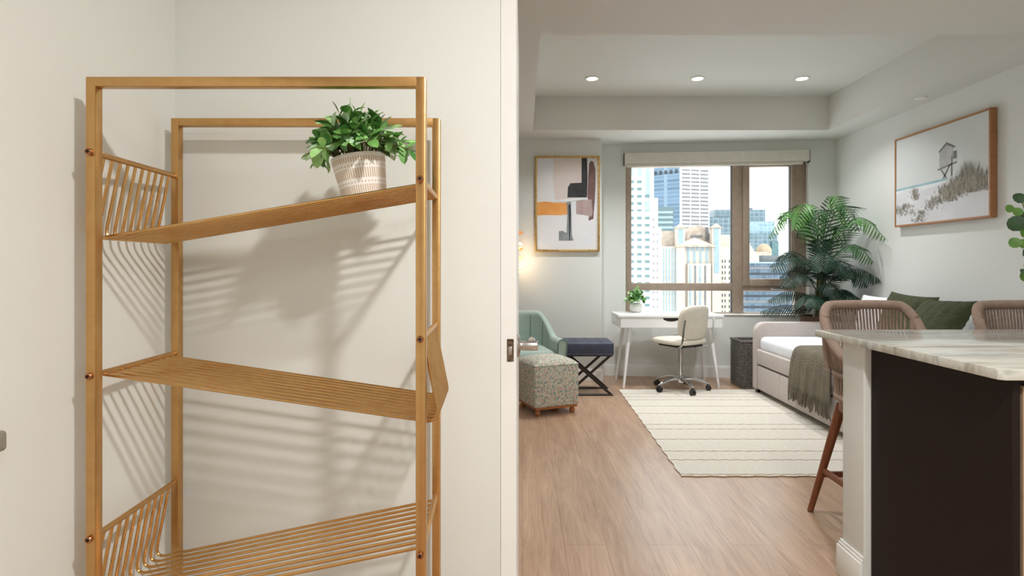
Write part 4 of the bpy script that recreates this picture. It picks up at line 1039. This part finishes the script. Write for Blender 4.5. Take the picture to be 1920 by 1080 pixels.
# striped mid-rise
t = thing('office_block', 'low teal striped office block at the foot of the slate tower side', 'building', (W(1247, 500, 420).x, 430, GZ))
cblock('block', t, 1232, 1263, 388, 420, 20, C['band'])
for k in range(5): cwin(t, 1247, 398+k*9.5, 29, 4.2, 420, C['blueglass'])
# ornate granite building
OY = 330
t = thing('granite_building', 'ornate pale granite building with gable and twin capped turrets in the window view', 'building', (W(1305, 500, OY).x, OY+20, GZ))
cblock('main_block', t, 1241, 1378, 462, OY, 40, C['cream'])
cblock('left_block', t, 1241, 1277, 433, OY+4, 30, C['tan']); cblock('right_block', t, 1338, 1378, 440, OY+4, 30, C['cream'])
cblock('centre_bay', t, 1290, 1333, 494, OY-2.5, 4, C['cream'])
for pc_ in (1276.5, 1343.5):
    cblock('turret', t, pc_-8, pc_+8, 427, OY-1.5, 4.6, C['cream'])
    a_, b2_ = W(pc_-10.5, 427, OY-2), W(pc_+10.5, 427, OY-2); mid_ = W(pc_, 418, OY+.5)
    m = MB(); y0_, y1_ = OY-2.6, OY+3.6
    m.add([(a_.x,y0_,a_.z), (b2_.x,y0_,a_.z), (b2_.x,y1_,a_.z), (a_.x,y1_,a_.z), (mid_.x,OY+.5,mid_.z)], [[0,1,2,3],[0,1,4],[1,2,4],[2,3,4],[3,0,4]])
    obj('turret_cap', m, C['tan'], t, world=True, smooth=False)
    cwin(t, pc_, 445 if pc_ < 1300 else 470, 9, 30 if pc_ < 1300 else 84, OY-1.5, C['blueglass'])
ar = MB(); c_ = W(1308, 462, OY+8); rx_, rz_ = 26*OY/F, 40*OY/F
ar.prism([(c_.x+rx_*math.cos(a), c_.z+rz_*math.sin(a)) for a in [PI*k/16 for k in range(17)]], 'y', OY+6, OY+26)
obj('barrel_roof', ar, C['tan'], t, world=True, smooth=False)
cwin(t, 1306, 443, 22, 4.5, OY+5.8, C['grey']); cwin(t, 1326, 440, 6, 22, OY+5.6, C['grey'])
g0, g1, g2 = W(1268, 460, OY), W(1336, 460, OY), W(1302, 446, OY)
obj('gable', MB().prism([(g0.x,g0.z), (g1.x,g1.z), (g2.x,g2.z)], 'y', OY-2, OY+10), C['cream'], t, world=True, smooth=False)
obj('cornice', MB().b2(g0.x-1, g1.x+1, OY-2.4, OY+2, g0.z-1.0, g0.z), C['tan'], t, world=True, smooth=False)
for k in range(6): cwin(t, 1281+k*9, 467, 5, 7.5, OY, C['blueglass'])
for k in range(8):
    px = 1244.5+k*5.4
    cwin(t, px, 525, 2.2, 118, OY, C['grey'] if k > 4 else C['blueglass'], 'window_strip')
for k in range(5): cwin(t, 1279 + k*11.5, 482, 4.0, 22, OY, C['blueglass'], 'window_strip')
for k in range(4): cwin(t, 1294 + k*9.4, 540, 3.2, 84, OY-2.5, C['blueglass' if k in (0, 2) else 'grey'], 'window_strip')
for c_, px in enumerate((1338.5, 1346.8, 1354.5, 1359.5, 1367.5)):
    for r_ in range(10):
        py = 490+r_*10.6
        if c_ in (0, 1) and py < 512: continue
        cwin(t, px, py, 2.3 if c_ < 2 else 1.4, 5.4, OY, C['dark'])
# grey blue tower behind the mullion
t = thing('glass_tower', 'grey blue glass tower with flat top behind the granite building', 'building', (W(1356, 500, 560).x, 580, GZ))
cblock('lower_block', t, 1331, 1400, 407, 560, 40, C['steel']); cblock('upper_block', t, 1339.5, 1400, 393, 566, 30, C['steel'])
# stepped glass tower
t = thing('stepped_tower', 'stepped pale blue glass tower in the right casement pane', 'building', (W(1430, 500, 620).x, 640, GZ))
cblock('top_block', t, 1385, 1435, 393, 630, 30, C['steel']); cblock('middle_block', t, 1385, 1452, 415, 624, 38, C['steel2']); cblock('lower_block', t, 1385, 1458, 438, 620, 44, C['steel'])
cblock('side_wing', t, 1447, 1460, 452, 618, 20, C['teal']); cblock('parapet', t, 1402, 1411, 390, 634, 8, C['roofgrey'])
cwin(t, 1414, 428, 20, 24, 623.8, C['blueglass'])
# pyramid-roofed and domed buildings
def stepped(name, px0, px1, pya, pyb, y, mat, root):
    a_, b2_ = W(px0, pyb, y), W(px1, pyb, y); top_ = W((px0+px1)/2, pya, y); cx = (a_.x+b2_.x)/2; hw = (b2_.x-a_.x)/2; m = MB()
    n = 9
    for k in range(n):
        f0 = 1-.78*k/(n-1); z0_ = a_.z+(top_.z-a_.z)*k/n; z1_ = a_.z+(top_.z-a_.z)*(k+1)/n
        m.b2(cx-hw*f0, cx+hw*f0, y+hw-hw*f0, y+hw+hw*f0, z0_, z1_)
    return obj(name, m, mat, root, world=True, smooth=False)
t = thing('pyramid_roof_building', 'cream building with a stepped pyramid roof in the right casement pane', 'building', (W(1403, 500, 400).x, 410, GZ))
cblock('block', t, 1377, 1428, 492, 400, 20, C['cream']); stepped('pyramid_roof', 1378, 1427, 445, 492, 400, C['cream'], t)
t = thing('domed_building', 'sand coloured dome on a grey roof below the stepped glass tower', 'building', (W(1432, 500, 470).x, 480, GZ))
cblock('block', t, 1418, 1447, 472, 470, 14, C['tan'])
dc = W(1432, 473, 477); rr_ = 14*477/F
obj('dome', MB().lathe([(rr_, 0), (rr_*.97, rr_*.35), (rr_*.8, rr_*.75), (rr_*.5, rr_*1.02), (.01, rr_*1.15)], dc, 24), C['gold'], t, world=True)
# long low slate office
t = thing('slate_office_block', 'long low slate blue office block across the bottom of the right panes', 'building', (W(1440, 500, 260).x, 275, GZ))
cblock('block', t, 1399, 1560, 493, 260, 11, C['low']); cblock('roof_house', t, 1430, 1510, 479, 262, 4, C['roofgrey'])
cblock('parapet', t, 1399, 1560, 491, 259.6, .8, C['blueglass'], zbot=W(1400, 494, 259.6).z)
for r_ in range(10): cwin(t, 1450, 503+r_*10.4, 150, 3.6, 260, C['dark'] if r_ % 2 else C['grey'], 'ribbon_window')

# ------------------------------------------------------------------ sky, sun, camera
w = bpy.data.worlds.new('sky'); sc.world = w; w.use_nodes = True; nt = w.node_tree; nt.nodes.clear()
out = nt.nodes.new('ShaderNodeOutputWorld'); bg = nt.nodes.new('ShaderNodeBackground'); nt.links.new(bg.outputs[0], out.inputs[0])
tc = nt.nodes.new('ShaderNodeTexCoord'); nz = nt.nodes.new('ShaderNodeTexNoise'); nz.inputs['Scale'].default_value = 3.0; nz.inputs['Detail'].default_value = 5; nt.links.new(tc.outputs['Generated'], nz.inputs['Vector'])
rmp = nt.nodes.new('ShaderNodeValToRGB'); rmp.color_ramp.elements[0].position = .35; rmp.color_ramp.elements[1].position = .6
rmp.color_ramp.elements[0].color = (.80, .90, 1.0, 1); rmp.color_ramp.elements[1].color = (1, .99, .97, 1); nt.links.new(nz.outputs[0], rmp.inputs[0]); nt.links.new(rmp.outputs[0], bg.inputs[0])
bg.inputs[1].default_value = 2.6
su = bpy.data.lights.new('sun', 'SUN'); su.energy = 1.7; su.angle = R(1); su.color = (1, .96, .9)
so = bpy.data.objects.new('sun', su); COL.objects.link(so); so.rotation_euler = Vector((-.62, .62, -.60)).to_track_quat('-Z', 'Y').to_euler(); so.location = (0, -20, 60)

cam = bpy.data.cameras.new('camera'); co = bpy.data.objects.new('camera', cam); COL.objects.link(co)
co.location = (0, 0, EYE); co.rotation_euler = (R(90), 0, 0)
cam.sensor_width = 36; cam.lens = F/1920*36; cam.shift_x = -20/1920; cam.shift_y = -40/1920; cam.clip_start = .02; cam.clip_end = 3000
sc.camera = co
vs = sc.view_settings; sc.display_settings.display_device = 'sRGB'
vs.view_transform = 'Standard'; vs.look = 'None'; vs.gamma = 1; vs.use_curve_mapping = False; vs.exposure = 0.4
